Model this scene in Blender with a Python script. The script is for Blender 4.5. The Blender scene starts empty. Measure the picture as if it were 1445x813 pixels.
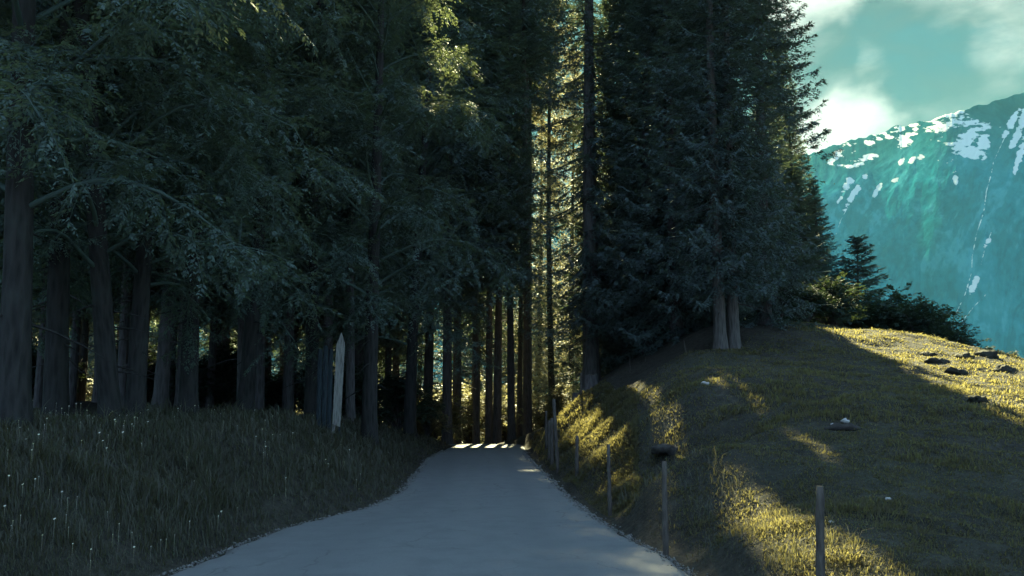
import bpy, math, random
import numpy as np
from mathutils import Vector, Matrix

# ------------------------------------------------------------------ camera
C = bpy.context.scene.collection
SC = bpy.context.scene
CAM = np.array([0.0, 0.0, 1.9])
PITCH = math.radians(7.7)
F = 1251.0                      # focal length in pixels of a 1445 px wide frame
cd = bpy.data.cameras.new('camera')
cd.sensor_width = 36.0
cd.lens = 36.0 * F / 1445.0
cd.clip_start = 0.1
cd.clip_end = 20000
cam = bpy.data.objects.new('camera', cd)
C.objects.link(cam)
cam.location = CAM
cam.rotation_euler = (math.pi / 2 + PITCH, 0, 0)
SC.camera = cam

# ------------------------------------------------------------------ light
SUN_AZ = math.radians(2.5)       # from +Y towards +X
SUN_EL = math.radians(33.5)
SKY_STRENGTH = 0.05
sund = bpy.data.lights.new('sun', 'SUN')
sund.energy = 5.0
sund.angle = math.radians(0.5)
sund.color = (1.0, 0.93, 0.52)
sun = bpy.data.objects.new('sun', sund)
C.objects.link(sun)
SUN_DIR = Vector((math.sin(SUN_AZ) * math.cos(SUN_EL), math.cos(SUN_AZ) * math.cos(SUN_EL), math.sin(SUN_EL)))
sun.location = (0, 60, 80)
sun.rotation_euler = (-SUN_DIR).to_track_quat('-Z', 'Y').to_euler()
VS = SC.view_settings
VS.view_transform = 'Standard'
VS.look = 'None'
VS.gamma = 1.0
VS.use_curve_mapping = False
VS.exposure = 2.75
SC.render.engine = 'CYCLES'
SC.cycles.max_bounces = 8
SC.cycles.diffuse_bounces = 4
SC.cycles.transmission_bounces = 5
SC.cycles.volume_bounces = 0
SC.cycles.sample_clamp_indirect = 6.0
SC.cycles.use_denoising = True


def pix_dir(px, py):
    c, s = math.cos(PITCH), math.sin(PITCH)
    r = np.array([px - 722.5, F * c - (406.5 - py) * s, F * s + (406.5 - py) * c])
    return r / np.linalg.norm(r)


def at(px, py, d):
    """world point on the ray of a pixel at forward distance d"""
    r = pix_dir(px, py)
    return CAM + r * (d / r[1])


def on_z(px, py, z=0.0):
    r = pix_dir(px, py)
    return CAM + r * ((z - CAM[2]) / r[2])


# ------------------------------------------------------------------ node helpers
def nd(nt, kind, **kw):
    n = nt.nodes.new(kind)
    for k, v in kw.items():
        if k.startswith('i_'):
            key = k[2:]
            n.inputs[int(key) if key.isdigit() else key].default_value = v
        else:
            setattr(n, k, v)
    return n


def L(nt, a, b):
    nt.links.new(a, b)


def ramp(nt, fac, stops, interp='LINEAR'):
    r = nt.nodes.new('ShaderNodeValToRGB')
    r.color_ramp.interpolation = interp
    els = r.color_ramp.elements
    while len(els) < len(stops):
        els.new(0.5)
    for e, (p, c) in zip(els, stops):
        e.position = p
        e.color = tuple(c) + (1.0,) if len(c) == 3 else c
    if fac is not None:
        L(nt, fac, r.inputs[0])
    return r.outputs[0]


def mixc(nt, fac, a, b, blend='MIX'):
    m = nt.nodes.new('ShaderNodeMix')
    m.data_type = 'RGBA'
    m.blend_type = blend
    for sock, v in ((m.inputs[0], fac), (m.inputs[6], a), (m.inputs[7], b)):
        if hasattr(v, 'is_linked') or hasattr(v, 'links'):
            L(nt, v, sock)
        elif isinstance(v, (int, float)):
            sock.default_value = v
        else:
            sock.default_value = tuple(v) + (1.0,)
    return m.outputs[2]


def math_n(nt, op, a, b=None, clamp=False):
    m = nt.nodes.new('ShaderNodeMath')
    m.operation = op
    m.use_clamp = clamp
    for i, v in enumerate((a, b)):
        if v is None:
            continue
        if isinstance(v, (int, float)):
            m.inputs[i].default_value = v
        else:
            L(nt, v, m.inputs[i])
    return m.outputs[0]


def noise_n(nt, vec, scale, detail=4, rough=0.55, dist=0.0):
    n = nd(nt, 'ShaderNodeTexNoise')
    n.inputs['Scale'].default_value = scale
    n.inputs['Detail'].default_value = detail
    n.inputs['Roughness'].default_value = rough
    n.inputs['Distortion'].default_value = dist
    if vec is not None:
        L(nt, vec, n.inputs['Vector'])
    return n.outputs['Fac']


def mapr(nt, v, a, b, c=0.0, d=1.0, smooth=True):
    m = nt.nodes.new('ShaderNodeMapRange')
    m.interpolation_type = 'SMOOTHSTEP' if smooth else 'LINEAR'
    L(nt, v, m.inputs[0])
    for i, q in enumerate((a, b, c, d)):
        m.inputs[i + 1].default_value = q
    return m.outputs[0]


def new_mat(name):
    m = bpy.data.materials.new(name)
    m.use_nodes = True
    nt = m.node_tree
    for n in list(nt.nodes):
        nt.nodes.remove(n)
    out = nt.nodes.new('ShaderNodeOutputMaterial')
    return m, nt, out


def principled(nt, out, rough=0.8, spec=0.3):
    p = nt.nodes.new('ShaderNodeBsdfPrincipled')
    p.inputs['Roughness'].default_value = rough
    p.inputs['Specular IOR Level'].default_value = spec
    L(nt, p.outputs[0], out.inputs['Surface'])
    return p


def bump(nt, p, height, strength=0.5, dist=0.05):
    b = nt.nodes.new('ShaderNodeBump')
    b.inputs['Strength'].default_value = strength
    b.inputs['Distance'].default_value = dist
    L(nt, height, b.inputs['Height'])
    L(nt, b.outputs[0], p.inputs['Normal'])


def scaled(nt, vec, s):
    m = nt.nodes.new('ShaderNodeMapping')
    m.inputs['Scale'].default_value = s
    L(nt, vec, m.inputs['Vector'])
    return m.outputs[0]


# ------------------------------------------------------------------ sky
W = bpy.data.worlds.new('World')
SC.world = W
W.use_nodes = True
nt = W.node_tree
for n in list(nt.nodes):
    nt.nodes.remove(n)
wo = nt.nodes.new('ShaderNodeOutputWorld')
bg = nt.nodes.new('ShaderNodeBackground')
bg.inputs['Strength'].default_value = SKY_STRENGTH
L(nt, bg.outputs[0], wo.inputs[0])
sky = nt.nodes.new('ShaderNodeTexSky')
sky.sky_type = 'NISHITA'
sky.sun_disc = False
sky.sun_elevation = SUN_EL
sky.sun_rotation = SUN_AZ
sky.altitude = 900
tint = mixc(nt, 1.0, sky.outputs[0], (0.08, 0.2, 0.23), 'MULTIPLY')
tc = nt.nodes.new('ShaderNodeTexCoord')
dv = tc.outputs['Generated']
dvs = scaled(nt, dv, (1.0, 1.0, 2.2))
n1 = noise_n(nt, dvs, 3.2, 6, 0.55, 0.4)
n2 = noise_n(nt, dvs, 9.0, 5, 0.6, 0.2)


wn = nd(nt, 'ShaderNodeTexNoise')
wn.inputs['Scale'].default_value = 7.0
wn.inputs['Detail'].default_value = 5
L(nt, dv, wn.inputs['Vector'])
wsub = nd(nt, 'ShaderNodeVectorMath', operation='MULTIPLY_ADD')
L(nt, wn.outputs['Color'], wsub.inputs[0])
wsub.inputs[1].default_value = (0.15, 0.15, 0.15)
wsub.inputs[2].default_value = (-0.075, -0.075, -0.075)
wadd = nd(nt, 'ShaderNodeVectorMath', operation='ADD')
L(nt, wsub.outputs[0], wadd.inputs[0])
L(nt, dv, wadd.inputs[1])
wnorm = nd(nt, 'ShaderNodeVectorMath', operation='NORMALIZE')
L(nt, wadd.outputs[0], wnorm.inputs[0])


def blob(px, py, inner, outer):
    v = pix_dir(px, py)
    d = nt.nodes.new('ShaderNodeVectorMath')
    d.operation = 'DOT_PRODUCT'
    L(nt, wnorm.outputs[0], d.inputs[0])
    d.inputs[1].default_value = tuple(v)
    return mapr(nt, d.outputs['Value'], math.cos(math.radians(outer)), math.cos(math.radians(inner)))


b_sum = None
for (px, py, i_, o_, k) in ((1212, 185, 0.3, 4.0, 1.0), (1115, -5, 0.5, 4.2, 0.95), (1440, 80, 0.3, 3.2, 0.45), (1217, 78, 0.0, 1.6, 0.3),
                            (1150, 205, 0.3, 3.0, 0.5), (1400, -40, 1, 4.0, 0.45)):
    q = math_n(nt, 'MULTIPLY', blob(px, py, i_, o_), k)
    b_sum = q if b_sum is None else math_n(nt, 'ADD', b_sum, q)
nm = mapr(nt, n2, 0.3, 0.68, 0.3, 1.4)
bright = mapr(nt, math_n(nt, 'ADD', b_sum, math_n(nt, 'MULTIPLY', math_n(nt, 'SUBTRACT', n2, 0.5), 1.5)), 0.05, 1.3)
gen = mapr(nt, n1, 0.36, 0.62, 0.0, 1.0)
cover = mapr(nt, n1, 0.3, 0.62, 0.7, 1.0)
cl = ramp(nt, gen, [(0.0, (0.22, 0.6, 0.72)), (0.4, (0.28, 0.46, 0.53)), (0.7, (0.40, 0.50, 0.53)), (1.0, (1.0, 1.12, 1.1))])
skyc = mixc(nt, cover, tint, cl)
skyc = mixc(nt, bright, skyc, (3.5, 3.45, 3.0))
# added fill light: unseen sky behind the camera and overhead made brighter
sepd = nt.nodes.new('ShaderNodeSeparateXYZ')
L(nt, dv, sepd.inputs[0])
rear_fill = mapr(nt, math_n(nt, 'SUBTRACT', math_n(nt, 'MULTIPLY', sepd.outputs[2], 0.55), sepd.outputs[1]), -0.25, 0.75)
rear_fill = math_n(nt, 'MULTIPLY', rear_fill, mapr(nt, n1, 0.3, 0.6, 0.55, 1.0))
skyc = mixc(nt, rear_fill, skyc, (1.95, 2.95, 4.8))
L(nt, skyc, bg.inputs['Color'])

# ------------------------------------------------------------------ numpy helpers
RS = np.random.RandomState


def _hash(ix, iy, seed):
    n = (ix.astype(np.int64) * 374761393 + iy.astype(np.int64) * 668265263 + seed * 1442695041) & 0x7fffffff
    n = ((n ^ (n >> 13)) * 1274126177) & 0x7fffffff
    n = n ^ (n >> 16)
    return (n & 0xffff) / 65535.0


def vnoise(x, y, seed=0):
    x = np.asarray(x, float)
    y = np.asarray(y, float)
    ix, iy = np.floor(x), np.floor(y)
    fx, fy = x - ix, y - iy
    fx = fx * fx * fx * (fx * (fx * 6 - 15) + 10)
    fy = fy * fy * fy * (fy * (fy * 6 - 15) + 10)
    ix = ix.astype(np.int64)
    iy = iy.astype(np.int64)
    a = _hash(ix, iy, seed)
    b = _hash(ix + 1, iy, seed)
    c = _hash(ix, iy + 1, seed)
    d = _hash(ix + 1, iy + 1, seed)
    return (a + (b - a) * fx) * (1 - fy) + (c + (d - c) * fx) * fy - 0.5


def fbm(x, y, seed=0, oct=4, gain=0.5):
    s, a = 0.0, 1.0
    for k in range(oct):
        s = s + a * vnoise(x * 2.03 ** k + 13.7 * k, y * 2.03 ** k - 7.1 * k, seed + k)
        a *= gain
    return s


def sstep(a, b, x):
    t = np.clip((x - a) / (b - a), 0, 1)
    return t * t * (3 - 2 * t)


def mesh_obj(name, verts, faces, mat, parent=None, smooth=False, link=True, attrs=None):
    """faces: (n,3) or (n,4) array, or list of such arrays"""
    verts = np.asarray(verts, np.float32)
    fl = faces if isinstance(faces, list) else [faces]
    fl = [np.asarray(f, np.int32) for f in fl if len(f)]
    me = bpy.data.meshes.new(name)
    nl = sum(f.size for f in fl)
    nf = sum(len(f) for f in fl)
    me.vertices.add(len(verts))
    me.vertices.foreach_set('co', verts.ravel())
    me.loops.add(nl)
    me.loops.foreach_set('vertex_index', np.concatenate([f.ravel() for f in fl]))
    me.polygons.add(nf)
    tot = np.concatenate([np.full(len(f), f.shape[1], np.int32) for f in fl])
    st = np.concatenate([[0], np.cumsum(tot)[:-1]]).astype(np.int32)
    me.polygons.foreach_set('loop_start', st)
    try:
        me.polygons.foreach_set('loop_total', tot)
    except Exception:
        pass
    if smooth:
        me.polygons.foreach_set('use_smooth', np.ones(nf, bool))
    for k, v in (attrs or {}).items():
        a = me.attributes.new(k, 'FLOAT', 'POINT')
        a.data.foreach_set('value', np.asarray(v, np.float32))
    me.update(calc_edges=True)
    me.materials.append(mat)
    o = bpy.data.objects.new(name, me)
    if link:
        C.objects.link(o)
    if parent is not None:
        o.parent = parent
    return o


def tag(o, label=None, cat=None, group=None, kind=None):
    if label:
        o['label'] = label
    if cat:
        o['category'] = cat
    if group:
        o['group'] = group
    if kind:
        o['kind'] = kind
    return o


def empty(name, loc, label, cat, group=None):
    e = bpy.data.objects.new(name, None)
    e.empty_display_size = 0.3
    C.objects.link(e)
    e.location = loc
    return tag(e, label, cat, group)


class Geo:
    """collects pieces into one mesh"""

    def __init__(self):
        self.v, self.t, self.q, self.n = [], [], [], 0

    def add(self, v, f):
        v = np.asarray(v, float)
        f = np.asarray(f, np.int64)
        (self.t if f.shape[1] == 3 else self.q).append(f + self.n)
        self.v.append(v)
        self.n += len(v)

    def tube(self, pts, rad, sides=8, cap=True, jag=0.0, rs=None):
        pts = np.asarray(pts, float)
        n = len(pts)
        rad = np.broadcast_to(np.asarray(rad, float), (n,))
        tan = np.gradient(pts, axis=0)
        tan /= np.linalg.norm(tan, axis=1)[:, None] + 1e-9
        ref = np.array([1.0, 0, 0]) if abs(tan[0][0]) < 0.8 else np.array([0, 1.0, 0])
        a = np.cross(tan, ref)
        a /= np.linalg.norm(a, axis=1)[:, None] + 1e-9
        b = np.cross(tan, a)
        th = np.linspace(0, 2 * np.pi, sides, endpoint=False)
        r = rad[:, None] * (1 + (jag * (rs.rand(n, sides) - 0.5) if rs is not None else 0))
        v = pts[:, None] + r[..., None] * (a[:, None] * np.cos(th)[None, :, None] + b[:, None] * np.sin(th)[None, :, None])
        idx = np.arange(n * sides).reshape(n, sides)
        nx = np.roll(idx, -1, 1)
        f = np.stack([idx[:-1], nx[:-1], nx[1:], idx[1:]], -1).reshape(-1, 4)
        base = self.n
        self.add(v.reshape(-1, 3), f)
        if cap:
            for row, p in ((0, pts[0]), (n - 1, pts[-1])):
                c = np.array([p])
                ids = idx[row]
                k = self.n
                self.v.append(c)
                self.n += 1
                ff = np.stack([ids + base, np.roll(ids, -1) + base, np.full(sides, k)], -1)
                if row == 0:
                    ff = ff[:, ::-1]
                self.t.append(ff)

    def build(self, name, mat, parent=None, smooth=False, link=True, attrs=None):
        v = np.concatenate(self.v)
        f = []
        if self.t:
            f.append(np.concatenate(self.t))
        if self.q:
            f.append(np.concatenate(self.q))
        return mesh_obj(name, v, f, mat, parent, smooth, link, attrs)


# ------------------------------------------------------------------ terrain shape
LE = [on_z(*p) for p in ((250, 806), (360, 758), (425, 738), (479, 727), (530, 713), (565, 692), (587, 666), (602, 648), (630, 633), (645, 628))]
RE = [on_z(*p) for p in ((975, 806), (958, 795), (895, 761), (850, 736), (810, 706), (785, 683), (760, 660), (744, 643), (741, 633), (738, 628))]
ly = np.array([-40, 0, 6] + [p[1] for p in LE] + [52, 58, 66, 80, 110])
lx = np.array([-9, -7.5, -5.6] + [p[0] for p in LE] + [-5.0, -9.0, -17, -32, -70])
ry = np.array([-40, 0, 6] + [p[1] for p in RE] + [52, 58, 66, 80, 110])
rx = np.array([2.5, 2.4, 2.2] + [p[0] for p in RE] + [-0.6, -4.0, -11, -26, -64])
o_ = np.argsort(ly)
ly, lx = ly[o_], lx[o_]
o_ = np.argsort(ry)
ry, rx = ry[o_], rx[o_]
yy = np.arange(-40, 110, 0.25)


def smooth_curve(x, y, k=7):
    v = np.interp(yy, y, x)
    ker = np.ones(k) / k
    return np.convolve(np.pad(v, k // 2, mode='edge'), ker, 'valid')


XLc, XRc = smooth_curve(lx, ly), smooth_curve(rx, ry)


def xl(y):
    return np.interp(y, yy, XLc)


def xr(y):
    return np.interp(y, yy, XRc)


def zr(y):
    y = np.asarray(y, float)
    d = np.clip(y - 45.0, 0, None)
    return -0.006 * d * d / (1 + 0.02 * d)


ctrl = []
for y in (0, 6, 10, 14, 18, 22, 26, 30, 35, 40, 46):
    e = float(xl(y))
    k = 1.0 if y < 30 else 1.0 - 0.5 * (y - 30) / 16
    ctrl += [(e, y, 0), (e - 1.0, y, 0.5 * k), (e - 2.4, y, 1.3 * k), (e - 4.5, y, 1.6 * k), (e - 9, y, 1.75 * k)]
for x in (-18, -30, -50):
    for y in (0, 15, 30, 50):
        ctrl.append((x, y, 1.9 - 0.012 * (x + 18)))
for y in (0, 4, 8, 12, 16, 20, 24, 28, 33, 38, 43):
    e = float(xr(y))
    ctrl += [(e, y, 0), (e + 0.8, y, 0.16)]


def hill(d, px):
    h = 0.2 + 0.17 * (d - 9.0)
    return ((px - 722.5) / F * d, d, h)


for px, ds in ((1445, (7, 9, 13, 17, 21, 25)), (1330, (7.5, 12, 18, 24, 30)), (1200, (8.5, 12, 18, 25, 32, 38)), (1080, (11, 15, 20, 26, 32, 38)),
               (980, (15, 20, 25, 30, 36))):
    for d in ds:
        ctrl.append(hill(d, px))
for d, h in ((21, 1.64), (26, 2.24), (30, 2.72), (36, 3.44)):
    ctrl.append(((900 - 722.5) / F * d, d, h))
for p in (at(835, 543, 44), at(835, 550, 40), at(826, 560, 37), at(860, 590, 29), at(838, 610, 26), at(812, 600, 32), at(806, 570, 36),
          at(1020, 496, 31), at(1150, 461, 40), at(1445, 524, 25), at(1360, 489, 32), at(1250, 470, 36),
          at(800, 575, 40), at(930, 508, 36)):
    ctrl.append(tuple(p))
# behind the crest the ground falls away
ctrl += [(20, 50, 3.5), (26, 42, 1.5), (27, 32, 0.2), (24, 24, 1.2), (32, 24, -1.5), (40, 40, -5), (30, 58, 0.0), (12, 52, 5.0), (12, 64, 3.0), (6, 50, 2.6), (5, 62, 1.2), (18, 10, 0.7), (18, 2, -1), (8, 2, -0.2), (35, 10, -2),
         (0, 58, -0.5), (0, 70, -1.5), (-10, 62, -0.3), (-25, 66, 0.5), (-12, 80, -2.5), (10, 80, -1.5), (0, 95, -5), (40, 80, -8), (-45, 80, -1), (-60, 40, 1.5), (0, -10, 0), (-14, -10, 1.5), (16, -10, -1)]
ctrl = np.array(ctrl, float)


def tps_fit(P, lam=0.15):
    n = len(P)
    d = np.linalg.norm(P[:, None, :2] - P[None, :, :2], axis=-1)
    K = np.where(d > 0, d * d * np.log(d + 1e-12), 0) + lam * np.eye(n)
    Q = np.c_[np.ones(n), P[:, :2]]
    A = np.block([[K, Q], [Q.T, np.zeros((3, 3))]])
    return np.linalg.solve(A, np.r_[P[:, 2], 0, 0, 0])


TW = tps_fit(ctrl)


def tps(x, y):
    x, y = np.ravel(x), np.ravel(y)
    out = np.empty(len(x))
    for i in range(0, len(x), 20000):
        xx, yv = x[i:i + 20000], y[i:i + 20000]
        d2 = (xx[:, None] - ctrl[None, :, 0]) ** 2 + (yv[:, None] - ctrl[None, :, 1]) ** 2
        out[i:i + 20000] = (0.5 * d2 * np.log(d2 + 1e-12)) @ TW[:-3] + TW[-3] + TW[-2] * xx + TW[-1] * yv
    return out


def height(x, y):
    x = np.asarray(x, float)
    y = np.asarray(y, float)
    sh = x.shape
    x, y = x.ravel(), y.ravel()
    cx, cy = np.clip(x, -50, 38), np.clip(y, -10, 92)
    h = tps(cx, cy)
    out = np.hypot(x - cx, y - cy)
    h = h - np.clip(out, 0, 900) * 0.10 - 2.0 * sstep(0, 40, out)
    h = np.maximum(h, -75 + 6 * fbm(x / 80, y / 80, 5))
    s = np.maximum(xl(y) - x, x - xr(y))
    s = np.where(y > 108, 5, s)
    w = sstep(0.0, 0.7, s)
    mead = sstep(0.5, 2.5, x - xr(y)) * (y < 60)
    nz = 0.10 * fbm(x / 2.2, y / 1.4, 11, 3) + 0.5 * fbm(x / 9, y / 9, 21, 2) * sstep(2, 6, s)
    ridg = (0.5 - np.abs(vnoise(x / 1.6 + 0.6 * vnoise(x / 2, y / 2, 3), (y + 0.5 * x) / 0.75, 31)) * 2)
    nz = nz + mead * (0.11 * ridg + 0.07 * fbm(x / 0.55, y / 0.4, 41, 2))
    nz = nz * (0.2 + 0.8 * sstep(0.8, 3.5, s))
    base = zr(y) - 0.05
    return (base * (1 - w) + (h + nz) * w).reshape(sh)


# the same surface sampled once, for the many later look-ups
HGX, HGY = np.arange(-62, 62.01, 0.14), np.arange(-6, 72.01, 0.14)
HG = height(*np.meshgrid(HGX, HGY))


def hfast(x, y):
    u = np.clip((np.asarray(x) + 62) / 0.14, 0, len(HGX) - 1.001)
    v = np.clip((np.asarray(y) + 6) / 0.14, 0, len(HGY) - 1.001)
    i, j = u.astype(int), v.astype(int)
    a, b = u - i, v - j
    return (HG[j, i] * (1 - a) + HG[j, i + 1] * a) * (1 - b) + (HG[j + 1, i] * (1 - a) + HG[j + 1, i + 1] * a) * b


def hz(x, y):
    return float(height(np.array([x]), np.array([y]))[0])


def ground(px, d):
    """point of the ground at forward distance d under a pixel column"""
    z = 1.0
    for _ in range(4):
        x = (px - 722.5) / F * (d * math.cos(PITCH) + (z - CAM[2]) * math.sin(PITCH))
        z = hz(x, d)
    return (x, d, z)


# ------------------------------------------------------------------ materials
def foliage_mat(name, c0, c1, trans, tcol, rough=0.6, spec=0.25):
    m, nt, out = new_mat(name)
    p = nt.nodes.new('ShaderNodeBsdfPrincipled')
    p.inputs['Roughness'].default_value = rough
    p.inputs['Specular IOR Level'].default_value = spec
    geo = nt.nodes.new('ShaderNodeNewGeometry')
    oi = nt.nodes.new('ShaderNodeObjectInfo')
    tcn = nt.nodes.new('ShaderNodeTexCoord')
    nz = noise_n(nt, tcn.outputs['Object'], 0.7, 3)
    f = math_n(nt, 'ADD', math_n(nt, 'MULTIPLY', geo.outputs['Random Per Island'], 0.55), math_n(nt, 'MULTIPLY', nz, 0.6))
    f = math_n(nt, 'ADD', f, math_n(nt, 'MULTIPLY', math_n(nt, 'SUBTRACT', oi.outputs['Random'], 0.5), 0.3), clamp=True)
    col = ramp(nt, f, [(0.1, c0), (0.9, c1)])
    L(nt, col, p.inputs['Base Color'])
    t = nt.nodes.new('ShaderNodeBsdfTranslucent')
    tc_ = mixc(nt, 1.0, col, tcol, 'MULTIPLY')
    L(nt, tc_, t.inputs['Color'])
    mx = nt.nodes.new('ShaderNodeMixShader')
    mx.inputs[0].default_value = trans
    L(nt, p.outputs[0], mx.inputs[1])
    L(nt, t.outputs[0], mx.inputs[2])
    L(nt, mx.outputs[0], out.inputs['Surface'])
    return m


M = {}
M['spruce'] = foliage_mat('spruce_needles', (0.052, 0.076, 0.078), (0.095, 0.135, 0.13), 0.2, (2.2, 2.0, 0.9))
M['broad'] = foliage_mat('broad_leaves', (0.052, 0.08, 0.076), (0.105, 0.15, 0.13), 0.3, (2.3, 1.9, 0.8), 0.6, 0.15)
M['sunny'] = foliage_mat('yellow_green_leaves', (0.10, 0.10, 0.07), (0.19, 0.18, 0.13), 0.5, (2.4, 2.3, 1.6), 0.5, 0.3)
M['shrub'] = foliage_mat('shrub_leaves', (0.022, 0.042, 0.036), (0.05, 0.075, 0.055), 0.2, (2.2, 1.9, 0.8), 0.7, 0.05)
M['verge'] = foliage_mat('verge_blades', (0.05, 0.052, 0.042), (0.105, 0.105, 0.08), 0.3, (2.0, 1.8, 0.8), 0.7, 0.15)
M['meadow'] = foliage_mat('meadow_blades', (0.05, 0.047, 0.04), (0.112, 0.104, 0.082), 0.5, (3.3, 3.1, 1.3), 0.7, 0.15)


def bark_mat(name, dark, light, sc=1.0):
    m, nt, out = new_mat(name)
    p = principled(nt, out, 0.9, 0.15)
    tcn = nt.nodes.new('ShaderNodeTexCoord')
    v = scaled(nt, tcn.outputs['Object'], (9 * sc, 9 * sc, 1.6 * sc))
    a = noise_n(nt, v, 1.4, 5, 0.65, 0.6)
    vo = nd(nt, 'ShaderNodeTexVoronoi')
    vo.inputs['Scale'].default_value = 1.5
    L(nt, v, vo.inputs['Vector'])
    hgt = math_n(nt, 'ADD', math_n(nt, 'MULTIPLY', vo.outputs['Distance'], 0.7), a)
    big = noise_n(nt, tcn.outputs['Object'], 1.1, 3)
    col = ramp(nt, math_n(nt, 'MULTIPLY', hgt, 0.75), [(0.2, dark), (0.75, light)])
    col = mixc(nt, mapr(nt, big, 0.5, 0.75, 0.0, 0.6), col, (0.05, 0.06, 0.052))
    L(nt, col, p.inputs['Base Color'])
    bump(nt, p, hgt, 0.9, 0.04)
    return m


M['bark'] = bark_mat('spruce_bark', (0.03, 0.027, 0.027), (0.105, 0.095, 0.092))
M['bark2'] = bark_mat('grey_bark', (0.010, 0.010, 0.010), (0.042, 0.040, 0.037), 0.8)
M['wood'] = bark_mat('weathered_wood', (0.036, 0.032, 0.028), (0.115, 0.10, 0.086), 2.2)
M['board'] = bark_mat('pale_board', (0.12, 0.115, 0.10), (0.24, 0.23, 0.2), 1.5)
M['board2'] = bark_mat('blue_grey_board', (0.013, 0.018, 0.02), (0.034, 0.045, 0.05), 1.5)


def cut_mat():
    m, nt, out = new_mat('cut_wood')
    p = principled(nt, out, 0.85, 0.2)
    tcn = nt.nodes.new('ShaderNodeTexCoord')
    w = nd(nt, 'ShaderNodeTexWave', wave_type='RINGS', rings_direction='Z')
    w.inputs['Scale'].default_value = 14
    w.inputs['Distortion'].default_value = 2.5
    L(nt, tcn.outputs['Object'], w.inputs['Vector'])
    L(nt, ramp(nt, w.outputs['Fac'], [(0, (0.07, 0.06, 0.05)), (1, (0.14, 0.12, 0.10))]), p.inputs['Base Color'])
    return m


M['cut'] = cut_mat()
M['bark_lit'] = bark_mat('lit_bark', (0.03, 0.029, 0.028), (0.125, 0.115, 0.105))  # lighter copy of the spruce bark, open-side light painted into its colour


def stone_mat(name, a, b):
    m, nt, out = new_mat(name)
    p = principled(nt, out, 0.9, 0.2)
    tcn = nt.nodes.new('ShaderNodeTexCoord')
    n = noise_n(nt, tcn.outputs['Object'], 5, 6, 0.65)
    L(nt, ramp(nt, n, [(0.3, a), (0.7, b)]), p.inputs['Base Color'])
    bump(nt, p, n, 0.8, 0.08)
    return m


M['rock'] = stone_mat('dark_rock', (0.018, 0.018, 0.014), (0.055, 0.055, 0.042))
M['pale'] = stone_mat('pale_stone', (0.35, 0.34, 0.32), (0.62, 0.6, 0.57))
M['earth'] = stone_mat('bare_earth', (0.03, 0.027, 0.025), (0.07, 0.062, 0.055))


def ground_mat():
    m, nt, out = new_mat('ground_cover')
    p = principled(nt, out, 0.95, 0.1)
    geo = nt.nodes.new('ShaderNodeNewGeometry')
    pos = geo.outputs['Position']
    am = nd(nt, 'ShaderNodeAttribute', attribute_name='meadow')
    n1 = noise_n(nt, pos, 0.8, 5, 0.6)
    n2 = noise_n(nt, pos, 7.0, 5, 0.65)
    n3 = noise_n(nt, pos, 0.25, 3)
    forest = ramp(nt, n2, [(0.3, (0.025, 0.024, 0.02)), (0.7, (0.07, 0.062, 0.048))])
    g = ramp(nt, math_n(nt, 'ADD', math_n(nt, 'MULTIPLY', n1, 0.5), math_n(nt, 'MULTIPLY', n2, 0.5)),
             [(0.32, (0.026, 0.025, 0.022)), (0.5, (0.05, 0.047, 0.038)), (0.68, (0.095, 0.088, 0.066))])
    g = mixc(nt, mapr(nt, n3, 0.45, 0.7, 0.0, 0.5), g, (0.05, 0.054, 0.036))
    col = mixc(nt, am.outputs['Fac'], forest, g)
    L(nt, col, p.inputs['Base Color'])
    bump(nt, p, math_n(nt, 'ADD', n2, n1), 0.8, 0.12)
    return m


M['ground'] = ground_mat()


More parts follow.
